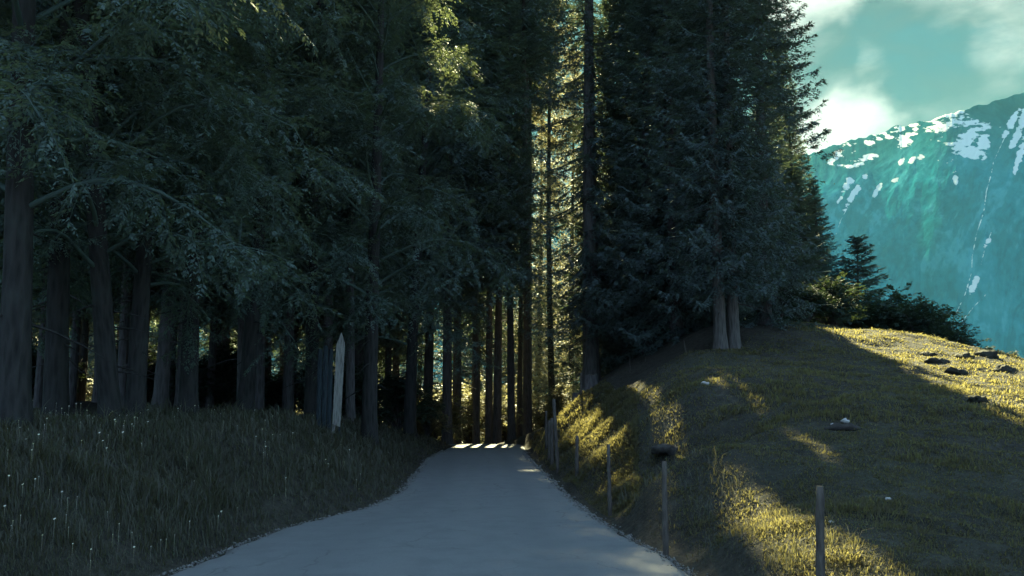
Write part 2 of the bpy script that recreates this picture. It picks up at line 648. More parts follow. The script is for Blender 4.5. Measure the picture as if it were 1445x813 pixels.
def road_mat():
    m, nt, out = new_mat('asphalt')
    p = principled(nt, out, 0.75, 0.35)
    geo = nt.nodes.new('ShaderNodeNewGeometry')
    pos = geo.outputs['Position']
    acr = nd(nt, 'ShaderNodeAttribute', attribute_name='across')
    fine = noise_n(nt, pos, 60, 4, 0.7)
    mid = noise_n(nt, pos, 2.2, 4, 0.6)
    lng = noise_n(nt, scaled(nt, pos, (1.2, 0.12, 1)), 1.5, 4, 0.6)
    col = ramp(nt, fine, [(0.25, (0.12, 0.126, 0.128)), (0.75, (0.2, 0.207, 0.207))])
    col = mixc(nt, mapr(nt, mid, 0.4, 0.7, 0.0, 0.5), col, (0.115, 0.12, 0.123))
    col = mixc(nt, mapr(nt, lng, 0.45, 0.7, 0.0, 0.45), col, (0.18, 0.18, 0.175))
    vor = nd(nt, 'ShaderNodeTexVoronoi', feature='DISTANCE_TO_EDGE')
    vor.inputs['Scale'].default_value = 0.55
    wob = nd(nt, 'ShaderNodeVectorMath', operation='MULTIPLY_ADD')
    wn_ = nd(nt, 'ShaderNodeTexNoise')
    wn_.inputs['Scale'].default_value = 1.8
    wn_.inputs['Detail'].default_value = 6
    L(nt, pos, wn_.inputs['Vector'])
    L(nt, wn_.outputs['Color'], wob.inputs[0])
    wob.inputs[1].default_value = (0.9, 0.9, 0)
    L(nt, pos, wob.inputs[2])
    L(nt, wob.outputs[0], vor.inputs['Vector'])
    crack = mapr(nt, vor.outputs['Distance'], 0.0, 0.012, 1.0, 0.0)
    crack = math_n(nt, 'MULTIPLY', crack, mapr(nt, lng, 0.42, 0.6, 0.0, 0.6))
    col = mixc(nt, crack, col, (0.04, 0.042, 0.042))
    track = mapr(nt, math_n(nt, 'ABSOLUTE', math_n(nt, 'SUBTRACT', acr.outputs['Fac'], 0.5)), 0.0, 0.22, 1.0, 0.0)
    col = mixc(nt, math_n(nt, 'MULTIPLY', track, 0.35), col, (0.12, 0.126, 0.13))
    grit = noise_n(nt, pos, 9.0, 5, 0.75)
    col = mixc(nt, mapr(nt, grit, 0.62, 0.74, 0.0, 0.5), col, (0.2, 0.195, 0.18))
    # paler gritty rim and darker wheel tracks
    rim = mapr(nt, math_n(nt, 'ADD', acr.outputs['Fac'], math_n(nt, 'MULTIPLY', math_n(nt, 'SUBTRACT', mid, 0.5), 0.12)), 0.90, 0.99)
    col = mixc(nt, math_n(nt, 'MULTIPLY', rim, 0.6), col, (0.17, 0.165, 0.15))
    L(nt, col, p.inputs['Base Color'])
    bump(nt, p, fine, 0.35, 0.01)
    return m


M['road'] = road_mat()

# ------------------------------------------------------------------ ground sheet (polar grid round the camera)
az = np.concatenate([np.linspace(-180, -50, 60, endpoint=False), np.linspace(-50, -32, 60, endpoint=False), np.linspace(-32, 32, 620, endpoint=False),
                     np.linspace(32, 50, 60, endpoint=False), np.linspace(50, 180, 60, endpoint=False)])
rr = np.concatenate([np.linspace(0.6, 5, 20, endpoint=False), np.geomspace(5, 60, 420, endpoint=False), np.geomspace(60, 5000, 70)])
A, R = np.meshgrid(np.radians(az), rr)
X, Y = R * np.sin(A), R * np.cos(A)
Z = height(X, Y)
nA, nR = len(az), len(rr)
idx = np.arange(nA * nR).reshape(nR, nA)
nx = np.roll(idx, -1, 1)
fc = np.stack([idx[:-1], idx[1:], nx[1:], nx[:-1]], -1).reshape(-1, 4)


def meadow_mask(x, y):
    s = x - xr(y)
    edge = 27 + 0.9 * (x - 3) + 2.0 * fbm(x / 3, y / 3, 77, 2) + 30 * sstep(11.5, 14, x)
    return sstep(0.2, 0.9, s) * (1 - sstep(-1, 2.0, y - edge)) * (1 - sstep(60, 70, y))


def verge_mask(x, y):
    s = xl(y) - x
    return sstep(-0.1, 0.3, s) * (1 - sstep(4.5, 8.0, s + 2 * fbm(x / 3, y / 3, 78, 2)))


far = sstep(70, 110, R)
mm = np.maximum(np.maximum(meadow_mask(X, Y), 0.45 * verge_mask(X, Y)), 0.8 * far)
g_ = mesh_obj('ground', np.stack([X, Y, Z], -1).reshape(-1, 3), fc, M['ground'], smooth=True, attrs={'meadow': mm.ravel()})
tag(g_, kind='structure')

# road sheet
ys = np.concatenate([np.arange(-30, 4, 1.0), np.arange(4, 30, 0.12), np.arange(30, 62, 0.25), np.arange(62, 100, 1)])
us = np.linspace(0, 1, 41)
rsd = RS(3)
el = xl(ys) + 0.09 * fbm(ys / 0.7, ys * 0, 51, 3) + 0.05 * fbm(ys / 0.2, ys * 0, 53, 2)
er = xr(ys) + 0.09 * fbm(ys / 0.7, ys * 0 + 5, 52, 3) + 0.05 * fbm(ys / 0.2, ys * 0 + 5, 54, 2)
RX = el[:, None] + (er - el)[:, None] * us[None]
RY = np.repeat(ys[:, None], len(us), 1)
RZ = zr(RY) + 0.012 + 0.03 * (1 - (2 * us[None] - 1) ** 2) + 0.012 * fbm(RX / 1.5, RY / 3, 61, 2)
RZ[:, 0] -= 0.06
RZ[:, -1] -= 0.06
i2 = np.arange(RX.size).reshape(RX.shape)
rf = np.stack([i2[:-1, :-1], i2[:-1, 1:], i2[1:, 1:], i2[1:, :-1]], -1).reshape(-1, 4)
ro = mesh_obj('road', np.stack([RX, RY, RZ], -1).reshape(-1, 3), rf, M['road'], smooth=True,
              attrs={'across': np.repeat(np.abs(2 * us - 1)[None], len(ys), 0).ravel()})
tag(ro, kind='structure')

# ------------------------------------------------------------------ mountain
def mountain():
    azs = np.concatenate([np.linspace(-75, 15, 150, endpoint=False), np.linspace(15, 34, 520, endpoint=False), np.linspace(34, 75, 80)])
    ts = np.linspace(0, 1, 420)
    rid_px = [(-60, 300), (300, 330), (700, 330), (950, 275), (1100, 225), (1155, 212), (1185, 203), (1232, 190), (1262, 178), (1330, 165), (1390, 145), (1445, 131), (1600, 95), (1900, 60), (2600, 150)]
    ra, re = [], []
    for px, py in rid_px:
        v = pix_dir(px, py)
        ra.append(math.degrees(math.atan2(v[0], v[1])))
        re.append(v[2] / math.hypot(v[0], v[1]))
    ra, re = np.array([-80] + ra + [80]), np.array([0.1] + re + [0.15])
    AZ, T = np.meshgrid(azs, ts)
    el = np.interp(AZ, ra, re)
    top = 2700 + 500 * fbm(AZ / 9, AZ * 0, 7, 2)
    zt = el * top
    prof = T ** 1.15 * 0.9 + 0.1 * (1 - (1 - T) ** 3)
    rad = 1750 + (top - 1750) * (T * 0.8 + 0.2 * T ** 4)
    u = AZ - 4.5 * T + 1.2 * fbm(AZ / 3, T * 4, 69, 3)    # gullies run down to the left
    gul = fbm(u / 2.2, T * 5, 71, 5, 0.5)
    rg = 1 - np.abs(vnoise(u / 3.5, T * 3, 75)) * 4
    gul2 = fbm(u / 0.5, T * 9, 81, 4, 0.5)
    fine = fbm(AZ * 3, T * 60, 91, 3)
    env = np.sin(np.pi * np.clip(T, 0, 1)) ** 0.6
    z = -130 + (zt + 130) * prof + env * (20 * gul + 9 * rg + 7 * gul2 + 2.5 * fine)
    z = z + (1 - env) * T * (9 * fbm(AZ * 2.2, AZ * 0, 95, 4))
    x, y = rad * np.sin(np.radians(AZ)), rad * np.cos(np.radians(AZ))
    # back slope
    bx, by = (rad[-1] + 1500) * np.sin(np.radians(azs)), (rad[-1] + 1500) * np.cos(np.radians(azs))
    V = np.stack([x, y, z], -1)
    # snow lies on the upper slopes: patches named in bearing / elevation degrees as seen on the mountain
    d = V - CAM
    bear = np.degrees(np.arctan2(d[..., 0], d[..., 1]))
    elev = np.degrees(np.arctan2(d[..., 2], np.hypot(d[..., 0], d[..., 1])))
    ridge = np.degrees(np.arctan(el))
    below = ridge - elev
    n1 = fbm(bear * 0.9, elev * 2.6, 101, 5, 0.6)
    n2 = fbm(bear * 3.5 + elev * 3, elev * 5, 103, 4, 0.6)
    snow = np.full(bear.shape, -0.5)

    def ang(px, py):
        v = pix_dir(px, py)
        return math.degrees(math.atan2(v[0], v[1])), math.degrees(math.asin(v[2]))

    def blob(px, py, wx, wy, rot=0.0, k=1.0):
        b0, e0 = ang(px, py)
        c, s = math.cos(math.radians(rot)), math.sin(math.radians(rot))
        db, de = bear - b0, elev - e0
        q = ((db * c + de * s) / (wx * 0.0435)) ** 2 + ((-db * s + de * c) / (wy * 0.0435)) ** 2
        return k * (1 - q)

    band = 0.28 - below / 1.2 + 2.4 * n1 + 1.5 * n2 - 0.5 * sstep(26.5, 28, bear) * 0
    band = np.where(bear < 24.3, band - 0.9, band)
    band = np.where(bear > 28.6, band - 1.0 * sstep(28.2, 29, bear), band)
    snow = np.maximum(snow, np.where(below < 3.0, band, -1))
    for b in ((1368, 192, 26, 8, 28), (1375, 216, 20, 7, -12), (1388, 202, 7, 12, 0), (1355, 205, 12, 6, 30),
              (1436, 190, 4, 20, -28), (1428, 172, 4, 18, -32), (1441, 215, 4, 18, -15), (1445, 165, 5, 10, -20), (1434, 235, 3, 14, -18),
              (1204, 276, 4, 20, -34), (1196, 260, 5, 10, -40), (1238, 268, 3, 10, -32), (1222, 248, 4, 6, -35), (1300, 222, 5, 4, 30),
              (1272, 228, 3, 5, -40), (1263, 254, 5, 3, 30), (1348, 253, 3, 9, 0), (1177, 225, 10, 4, 30), (1228, 222, 14, 4, 8), (1180, 218, 5, 8, -30), (1205, 234, 12, 3, 8),
              (1390, 222, 5, 3, 30), (1393, 343, 3, 9, -35), (1376, 400, 4, 10, -20), (1371, 408, 3, 8, -20), (1288, 226, 5, 3, 35), (1185, 282, 3, 6, -40)):
        px, py, wx, wy, rot = b
        snow = np.maximum(snow, blob(px, py, wx, wy, rot) + 1.5 * n2 + 0.8 * n1)
    for pts, wd in (([(1432, 165), (1415, 200), (1402, 228), (1399, 245), (1392, 270), (1388, 300), (1378, 330), (1372, 362), (1371, 385), (1362, 415), (1348, 445)], 1.2),
                    ([(1400, 325), (1390, 350), (1384, 375)], 0.9), ([(1392, 415), (1375, 432), (1352, 460)], 0.9), ([(1200, 285), (1186, 312), (1180, 330)], 0.6)):
        pa = np.array([ang(*p) for p in pts])
        best = np.full(bear.shape, 9.0)
        for (b0, e0), (b1, e1) in zip(pa[:-1], pa[1:]):
            t = np.clip(((bear - b0) * (b1 - b0) + (elev - e0) * (e1 - e0)) / ((b1 - b0) ** 2 + (e1 - e0) ** 2), 0, 1)
            best = np.minimum(best, np.hypot(bear - b0 - t * (b1 - b0), elev - e0 - t * (e1 - e0)))
        snow = np.maximum(snow, 0.5 - best / (wd * 0.03) + 1.0 * n2)
    u2 = AZ - 10 * T + 1.5 * fbm(AZ / 2, T * 6, 67, 3)
    streak = 0.7 * fbm(u2 / 0.4, T * 12, 111, 5, 0.65) + 0.6 * fbm(u2 / 1.8, T * 6, 113, 4) + 0.5 * fbm(AZ / 0.25, T * 45, 117, 4, 0.6) + 0.7 * fbm(AZ / 1.2 + T * 5, T * 14, 115, 4, 0.6)
    streak = np.concatenate([streak.ravel(), np.zeros(len(azs))])
    verts = np.concatenate([V.reshape(-1, 3), np.stack([bx, by, np.full(len(azs), -150.0)], -1)])
    sn = np.concatenate([snow.ravel(), np.full(len(azs), -1)])
    nA, nT = len(azs), len(ts)
    ii = np.arange(nA * nT + nA).reshape(nT + 1, nA)
    f = np.stack([ii[:-1, :-1], ii[:-1, 1:], ii[1:, 1:], ii[1:, :-1]], -1).reshape(-1, 4)
    m, nt, out = new_mat('alpine_slope')
    p = principled(nt, out, 1.0, 0.0)
    geo = nt.nodes.new('ShaderNodeNewGeometry')
    pos = geo.outputs['Position']
    a = nd(nt, 'ShaderNodeAttribute', attribute_name='snow')
    n_a = noise_n(nt, pos, 0.004, 6, 0.6, 0.5)
    n_b = noise_n(nt, pos, 0.03, 5, 0.65)
    sep = nt.nodes.new('ShaderNodeSeparateXYZ')
    L(nt, pos, sep.inputs[0])
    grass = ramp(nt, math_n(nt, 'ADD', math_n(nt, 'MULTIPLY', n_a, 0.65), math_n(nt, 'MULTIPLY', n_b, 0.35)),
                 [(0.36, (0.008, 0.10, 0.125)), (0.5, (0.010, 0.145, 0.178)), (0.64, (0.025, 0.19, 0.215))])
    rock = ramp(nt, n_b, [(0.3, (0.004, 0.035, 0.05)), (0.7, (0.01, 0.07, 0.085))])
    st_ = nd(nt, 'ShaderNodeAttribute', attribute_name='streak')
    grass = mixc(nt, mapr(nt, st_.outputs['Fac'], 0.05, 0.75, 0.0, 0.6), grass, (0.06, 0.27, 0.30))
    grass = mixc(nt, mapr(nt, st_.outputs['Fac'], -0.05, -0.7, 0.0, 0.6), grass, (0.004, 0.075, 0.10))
    hi = mapr(nt, math_n(nt, 'ADD', sep.outputs[2], math_n(nt, 'MULTIPLY', n_a, 260)), 640, 900)
    base = mixc(nt, hi, grass, rock)
    sm = mapr(nt, math_n(nt, 'ADD', a.outputs['Fac'], math_n(nt, 'MULTIPLY', math_n(nt, 'SUBTRACT', n_b, 0.5), 0.9)), -0.1, 0.3)
    col = mixc(nt, sm, base, (0.62, 0.63, 0.58))
    L(nt, col, p.inputs['Base Color'])
    bump(nt, p, math_n(nt, 'ADD', n_a, math_n(nt, 'MULTIPLY', n_b, 0.5)), 0.5, 12)
    o = mesh_obj('mountain', verts, f, m, smooth=True, attrs={'snow': sn, 'streak': streak})
    tag(o, kind='structure')


mountain()

# ------------------------------------------------------------------ trees
def unit(v):
    return v / (np.linalg.norm(v, axis=-1, keepdims=True) + 1e-9)


UP = np.array([0, 0, 1.0])


def feathers(o, d, nrm, Ln, wid, n, rs, lf=0.9, leaf=False, lw=0.3):
    """needle fans or leaflets along many twigs at once; returns verts, faces"""
    N = len(o)
    side = unit(np.cross(d, nrm))
    nr = unit(np.cross(side, d))
    V, Fc, k0 = [], [], 0
    for k in range(n + 1):
        t = (k + 0.35) / (n + 0.6)
        for s in ((1, -1) if k < n else (0,)):
            tt = (t + 0.5 / n * (rs.rand(N) - 0.5))[:, None]
            base = o + d * Ln[:, None] * tt - UP * (Ln[:, None] * 0.22 * tt * tt)
            ang = 0.75 + 0.35 * (rs.rand(N, 1) - 0.5)
            ld = unit(d * np.cos(ang) + side * s * np.sin(ang) + nr * (rs.rand(N, 1) - 0.5) * 0.7 - UP * 0.15 * rs.rand(N, 1))
            if s == 0:
                ld = d
            l = (wid * (1.0 - 0.35 * t) * (0.75 + 0.5 * rs.rand(N)))[:, None] * lf
            wv = unit(np.cross(ld, nr + 0.8 * (rs.rand(N, 3) - 0.5)))
            if leaf:
                m_ = base + ld * l * 0.45
                w = l * lw
                V += [base, m_ + wv * w - nr * w * 0.25, base + ld * l - UP * l * 0.12, m_ - wv * w - nr * w * 0.25]
                i = np.arange(N)
                Fc.append(np.stack([i + k0, i + k0 + N, i + k0 + 2 * N, i + k0 + 3 * N], -1))
                k0 += 4 * N
            else:
                w = l * lw
                V += [base - wv * w, base + wv * w, base + ld * l]
                i = np.arange(N)
                Fc.append(np.stack([i + k0, i + k0 + N, i + k0 + 2 * N], -1))
                k0 += 3 * N
    return np.concatenate(V), np.concatenate(Fc)


def trunk_path(H, rs, bend=0.15, n=14):
    z = np.linspace(-0.4, H, n)
    ph = rs.rand(2) * 6.28
    return np.stack([bend * np.sin(z / H * 3 + ph[0]) - bend * math.sin(ph[0]), bend * np.sin(z / H * 2.6 + ph[1]) - bend * math.sin(ph[1]), z], -1)


def make_trunk(H, r0, rs, bend, flare=0.5, stubs=0, stub_top=8.0):
    zs = np.concatenate([[-0.5, -0.1, 0.1, 0.3, 0.6, 1.0, 1.6], np.linspace(2.5, H, 14)])
    tp = trunk_path(H, rs, bend, 40)
    pts = np.stack([np.interp(zs, tp[:, 2], tp[:, 0]), np.interp(zs, tp[:, 2], tp[:, 1]), zs], -1)
    g = Geo()
    S = 16
    th = np.linspace(0, 2 * np.pi, S, endpoint=False)
    lob = 1 + 0.35 * np.sin(th * 5 + rs.rand() * 6) * 1.0
    rad = r0 * (1 - zs / H) ** 0.8 * 0.92 + 0.015
    fl = flare * np.exp(-np.clip(zs, 0, None) / 0.35)
    rr_ = rad[:, None] * (1 + fl[:, None] * (0.45 + 0.55 * (lob[None] - 0.65)) + 0.07 * (rs.rand(len(zs), S) - 0.5))
    v = pts[:, None] + np.stack([rr_ * np.cos(th), rr_ * np.sin(th), np.zeros_like(rr_)], -1)
    ii = np.arange(len(zs) * S).reshape(len(zs), S)
    nx_ = np.roll(ii, -1, 1)
    g.add(v.reshape(-1, 3), np.stack([ii[:-1], nx_[:-1], nx_[1:], ii[1:]], -1).reshape(-1, 4))
    for k in range(stubs):
        z = 1.2 + (stub_top - 1.2) * rs.rand()
        a = rs.rand() * 6.28
        p = np.array([np.interp(z, zs, pts[:, 0]), np.interp(z, zs, pts[:, 1]), z])
        l = 0.3 + 1.2 * rs.rand()
        dirn = np.array([math.cos(a), math.sin(a), -0.25 + 0.3 * rs.rand()])
        q = [p + dirn * l * t + np.array([0, 0, -0.25 * t * t * l]) for t in (0, 0.35, 0.7, 1.0)]
        g.tube(q, np.array([0.03, 0.02, 0.012, 0.004]), 4, False)
    return g, pts


def branch_twigs(P, rs, step, lmin, lmax, hang, out=0.55):
    """P: (n,3) branch path -> twig origins, directions, lengths"""
    seg = np.linalg.norm(np.diff(P, axis=0), axis=1)
    s = np.r_[0, np.cumsum(seg)]
    Lb = s[-1]
    m = max(3, int(Lb / step))
    t = np.linspace(0.10, 1.0, m) * Lb
    o = np.stack([np.interp(t, s, P[:, i]) for i in range(3)], -1)
    tn = unit(np.stack([np.interp(t, s, np.gradient(P[:, i], s + np.arange(len(s)) * 1e-6)) for i in range(3)], -1))
    sd = unit(np.cross(tn, UP))
    sg = np.where(np.arange(m) % 2 == 0, 1.0, -1.0)[:, None]
    h = hang * (0.6 + 0.8 * rs.rand(m, 1)) * np.where(rs.rand(m, 1) < 0.25, -0.2, 1.0)
    d = unit(tn * out + sd * sg * (0.45 + 0.5 * rs.rand(m, 1)) - UP * h + 0.25 * (rs.rand(m, 3) - 0.5))
    f = t / Lb
    ln = (lmin + (lmax - lmin) * np.sin(np.pi * np.clip(0.15 + 0.8 * f, 0, 1)) ** 0.8) * (0.7 + 0.6 * rs.rand(m))
    ln *= np.where(f > 0.9, 0.6, 1)
    return o, d, ln


def make_spruce(seed, H=24.0, zb=2.4, R=2.6, r0=0.3, hang=0.75, sparse=1.0, twig=0.42, wid=0.15, mat='spruce', power=0.72, bend=0.12):
    rs = RS(seed)
    g, pts = make_trunk(H, r0, rs, bend, stubs=26, stub_top=zb + 3)
    B = Geo()
    O, D, LN = [], [], []
    z = zb
    while z < H - 0.15:
        f = (z - zb) / (H - zb)
        nb = 6 if f < 0.7 else 5
        a0 = rs.rand() * 6.28
        for k in range(nb):
            if rs.rand() < 0.10:
                continue
            a = a0 + k * 6.283 / nb + 0.5 * (rs.rand() - 0.5)
            Lb = R * (1 - f) ** power * (0.72 + 0.5 * rs.rand()) + 0.22
            if f < 0.12:
                Lb *= 0.6 + 3.3 * f
            el = (-0.30 + 0.95 * f ** 1.3) + 0.2 * (rs.rand() - 0.5)
            zz = z + 0.3 * (rs.rand() - 0.5)
            p0 = np.array([np.interp(zz, pts[:, 2], pts[:, 0]), np.interp(zz, pts[:, 2], pts[:, 1]), zz])
            t = np.linspace(0, 1, 7)
            droop = (0.26 - 0.25 * f) * Lb
            hx = np.cos(el) * Lb * t
            hv = np.sin(el) * Lb * t - droop * np.sin(t * 2.2) + droop * 0.75 * t ** 3
            cv = 0.22 * (rs.rand() - 0.5) * Lb * t * t
            P = p0 + np.stack([math.cos(a) * hx - math.sin(a) * cv, math.sin(a) * hx + math.cos(a) * cv, hv], -1)
            B.tube(P, np.linspace(0.010 + 0.009 * Lb, 0.004, 7), 3, False)
            o, d, ln = branch_twigs(P, rs, 0.095 * sparse, 0.14, min(twig, 0.12 + 0.3 * Lb), hang * (1 - 0.7 * f))
            O.append(o); D.append(d); LN.append(ln)
        z += (0.37 - 0.17 * f) * (0.8 + 0.4 * rs.rand()) * (0.8 + 0.2 * sparse)
    o, d, ln = np.concatenate(O), np.concatenate(D), np.concatenate(LN)
    # leader shoot
    nrm = unit(UP + 0.9 * (rs.rand(len(o), 3) - 0.5))
    V, Fc = feathers(o, d, nrm, ln, np.full(len(o), wid), 3, rs, 1.0, False, 0.20)
    B.add(V, Fc)
    tr = g.build('trunk', M['bark'], link=False, smooth=True)
    cr = B.build('crown', M[mat], link=False)
    return tr.data, cr.data


def make_broadleaf(seed, H=20.0, zb=5.0, R=4.6, r0=0.32, mat='broad', limbs=30, leafl=0.105, dens=1.7, bend=0.35, top_round=0.55, sprayL=0.4, low_droop=0.22, npair=4):
    rs = RS(seed)
    g, pts = make_trunk(H * 0.96, r0, rs, bend, stubs=6, stub_top=zb)
    B = Geo()
    O, D, LN = [], [], []
    for k in range(limbs):
        f = (k + 0.5 * rs.rand()) / limbs
        z = zb - 0.3 + (H * 0.92 - zb) * f
        a = k * 2.4 + 0.8 * (rs.rand() - 0.5)
        rl = R * (1 - f ** 2.2) ** top_round * (0.6 + 0.6 * rs.rand()) * (0.75 + 0.25 * min(1, f * 5)) + 0.3
        el = 0.12 + 0.7 * f + 0.5 * (rs.rand() - 0.5)
        p0 = np.array([np.interp(z, pts[:, 2], pts[:, 0]), np.interp(z, pts[:, 2], pts[:, 1]), z])
        t = np.linspace(0, 1, 9)
        dr = low_droop * (1 - 0.75 * f) * rl
        wig = 0.16 * rl * np.sin(t * 5 + rs.rand() * 6) * t
        hx = np.cos(el) * rl * t
        hv = np.sin(el) * rl * t + 0.16 * rl * np.sin(t * 3.1) - dr * t ** 2.6
        P = p0 + np.stack([math.cos(a) * hx - math.sin(a) * wig, math.sin(a) * hx + math.cos(a) * wig, hv], -1)
        B.tube(P, np.linspace(r0 * 0.24 * (1 - 0.6 * f), 0.012, 9), 5, False)
        ns = int((7 + 3.0 * rl) * dens)
        for j in range(ns):
            u = 0.22 + 0.78 * ((j + rs.rand()) / ns) ** 0.8
            q = np.array([np.interp(u, t, P[:, i]) for i in range(3)])
            tn = unit(P[min(8, int(u * 8) + 1)] - P[int(u * 7.9)])
            rv = unit(rs.randn(3))
            sl = (0.45 + 0.75 * rs.rand()) * min(1.5, 0.45 + 0.2 * rl) * (1.15 - 0.4 * u)
            dd = unit(tn * 0.45 + rv * np.array([1, 1, 0.75]) + UP * 0.12)
            tt = np.linspace(0, 1, 4)[:, None]
            Q = q + dd * sl * tt - UP * (0.28 * sl * tt ** 2)
            B.tube(Q, np.linspace(0.011, 0.004, 4), 3, False)
            o, d, ln = branch_twigs(Q, rs, 0.12, sprayL * 0.6, sprayL, 0.3, 0.6)
            O.append(o); D.append(d); LN.append(ln)
    o, d, ln = np.concatenate(O), np.concatenate(D), np.concatenate(LN)
    nrm = unit(UP + 0.7 * (rs.rand(len(o), 3) - 0.5))
    V, Fc = feathers(o, d, nrm, ln, np.full(len(o), leafl), npair, rs, 1.0, True, 0.22)
    B.add(V, Fc)
    tr = g.build('trunk', M['bark2'], link=False, smooth=True)
    cr = B.build('crown', M[mat], link=False)
    return tr.data, cr.data


def plant(kind, proto, loc, label, cat='tree', group=None, rot=0.0, s=1.0, lean=(0, 0), sz=None):
    e = empty(kind, loc, label, cat, group)
    e.rotation_euler = (lean[1], lean[0], rot)
    e.scale = (s, s, sz if sz else s)
    for nm, me in zip(('trunk', 'crown'), proto):
        o = bpy.data.objects.new(nm, me)
        C.objects.link(o)
        o.parent = e
    return e


PR = {}


def ttree(kind, pr, px, d, py_top, wide, *a, **k):
    """a tree on the ground whose tip reaches a given bearing and elevation"""
    x = (px - 722.5) / F * d
    g = hz(x, d) - 0.2
    H = max(v.co.z for v in PR[pr][1].vertices)
    e = plant(kind, PR[pr], (x, d, g), *a, **k)
    e.scale = (wide, wide, (at(px, py_top, d)[2] - g) / H)
    return e


for k in range(3):
    PR['sp%d' % k] = make_spruce(10 + k, H=25, zb=2.3 + 0.3 * k, R=3.3, r0=(0.32, 0.235, 0.225)[k])
PR['edge'] = make_spruce(15, H=24, zb=0.9, R=3.6, r0=0.30, power=0.9, sparse=0.72, twig=0.5, wid=0.18)
for k in range(2):
    PR['deep%d' % k] = make_spruce(20 + k, H=25, zb=5.8 + 1.5 * k, R=3.3, r0=0.18, sparse=1.3, wid=0.22, twig=0.55)
PR['tall'] = make_spruce(25, H=36, zb=6.5, R=3.6, r0=0.25, sparse=1.4, wid=0.24, twig=0.6, power=0.55)
PR['high'] = make_spruce(33, H=43, zb=27.0, R=3.6, r0=0.3, sparse=1.3, wid=0.24, twig=0.6, power=0.5)  # crown shaped to sit above the frame and block sun from the road
PR['thin'] = make_spruce(31, H=30, zb=8.5, R=1.9, r0=0.27, sparse=1.1, wid=0.2, hang=1.0, twig=0.6, power=0.5)
for k in range(3):
    PR['br%d' % k] = make_broadleaf(40 + k, H=21, zb=3.8, R=4.5, r0=0.25, limbs=52)
PR['glow'] = make_broadleaf(50, H=41, zb=3.0, R=5.3, r0=0.28, mat='sunny', limbs=80, leafl=0.2, sprayL=0.5, npair=3, dens=1.3)
PR['small'] = make_spruce(61, H=9, zb=0.6, R=2.3, r0=0.12, sparse=0.65, wid=0.2, hang=0.35, twig=0.5, power=0.85)

# sunlit patches of the ground: foliage has gaps where their light comes through
SD = np.array(SUN_DIR)
SU = unit(np.cross(SD, UP))
SV = np.cross(SU, SD)


def hit_ground(px, py):
    """points of the ground under pixels (arrays)"""
    px, py = np.ravel(px).astype(float), np.ravel(py).astype(float)
    c, sn = math.cos(PITCH), math.sin(PITCH)
    r = np.stack([(px - 722.5), F * c - (406.5 - py) * sn, F * sn + (406.5 - py) * c], -1)
    r /= r[:, 1:2]
    ds = np.geomspace(6, 60, 160)
    P = CAM + r[:, None] * ds[None, :, None]
    under = P[..., 2] < hfast(P[..., 0], P[..., 1])
    k = np.argmax(under, 1)
    ok = under.any(1) & (k > 0)
    lo, hi = ds[np.maximum(k - 1, 0)], ds[k]
    for _ in range(7):
        m = 0.5 * (lo + hi)
        Q = CAM + r * m[:, None]
        u = Q[:, 2] < hfast(Q[:, 0], Q[:, 1])
        hi = np.where(u, m, hi)
        lo = np.where(u, lo, m)
    return (CAM + r * hi[:, None])[ok]


def in_poly(px, py, poly):
    ins = np.zeros(px.shape, bool)
    n = len(poly)
    for i in range(n):
        (x0, y0), (x1, y1) = poly[i], poly[(i + 1) % n]
        cnd = ((y0 > py) != (y1 > py))
        with np.errstate(divide='ignore', invalid='ignore'):
            xx = (x1 - x0) * (py - y0) / (y1 - y0 + 1e-12) + x0
        ins ^= cnd & (px < xx)
    return ins


LIT = [
    ([(786, 572), (815, 572), (850, 590), (880, 625), (912, 664), (885, 672), (850, 652), (815, 628), (786, 596)], 1.0),
    ([(1008, 692), (1060, 712), (1130, 748), (1200, 778), (1255, 820), (1110, 820), (1085, 780), (1050, 742)], 1.0),
    ([(978, 513), (1000, 517), (1048, 546), (1040, 552), (1000, 535)], 0.9),
    ([(1050, 560), (1085, 575), (1080, 584), (1055, 572)], 0.6),
    ([(1110, 608), (1168, 638), (1164, 646), (1120, 622)], 0.8),
    ([(885, 543), (905, 546), (930, 562), (920, 566)], 0.8),
    ([(920, 590), (965, 622), (955, 626), (925, 606)], 0.6),
    ([(1150, 461), (1215, 462), (1300, 482), (1445, 520), (1445, 606), (1395, 592), (1345, 560), (1300, 532), (1250, 510), (1200, 482)], 1.0),
    ([(640, 626), (742, 626), (742, 634), (640, 635)], 1.0),
]
CELL = 0.12
LITSET = np.zeros((900, 900), bool)      # grid across the sun's direction
GX, GY = np.meshgrid(np.arange(640, 1446, 1.5), np.arange(458, 822, 1.0))
_a, _k = [], []
for poly, kk in LIT:
    m_ = in_poly(GX, GY, poly)
    _a.append(np.stack([GX[m_], GY[m_]], -1))
    _k.append(np.full(m_.sum(), kk))
_a, _k = np.concatenate(_a), np.concatenate(_k)
pp_ = hit_ground(_a[:, 0], _a[:, 1])


def sun_cell(P):
    return (np.floor(P @ SU / CELL).astype(int) + 450, np.floor(P @ SV / CELL).astype(int) + 450)


ci, cj = sun_cell(pp_)
okc = (ci > 1) & (ci < 898) & (cj > 1) & (cj < 898)
nzp = fbm(pp_[:, 0] / 0.5, pp_[:, 1] / 0.9, 7, 3)
okc &= nzp > -0.5
LITSET[ci[okc], cj[okc]] = True
DIRECT = LITSET | np.roll(LITSET, 1, 1) | np.roll(LITSET, 1, 0)
for _ax in (0, 1):
    LITSET |= np.roll(LITSET, 1, _ax) | np.roll(LITSET, -1, _ax)
LITSET |= np.roll(LITSET, 1, 1)


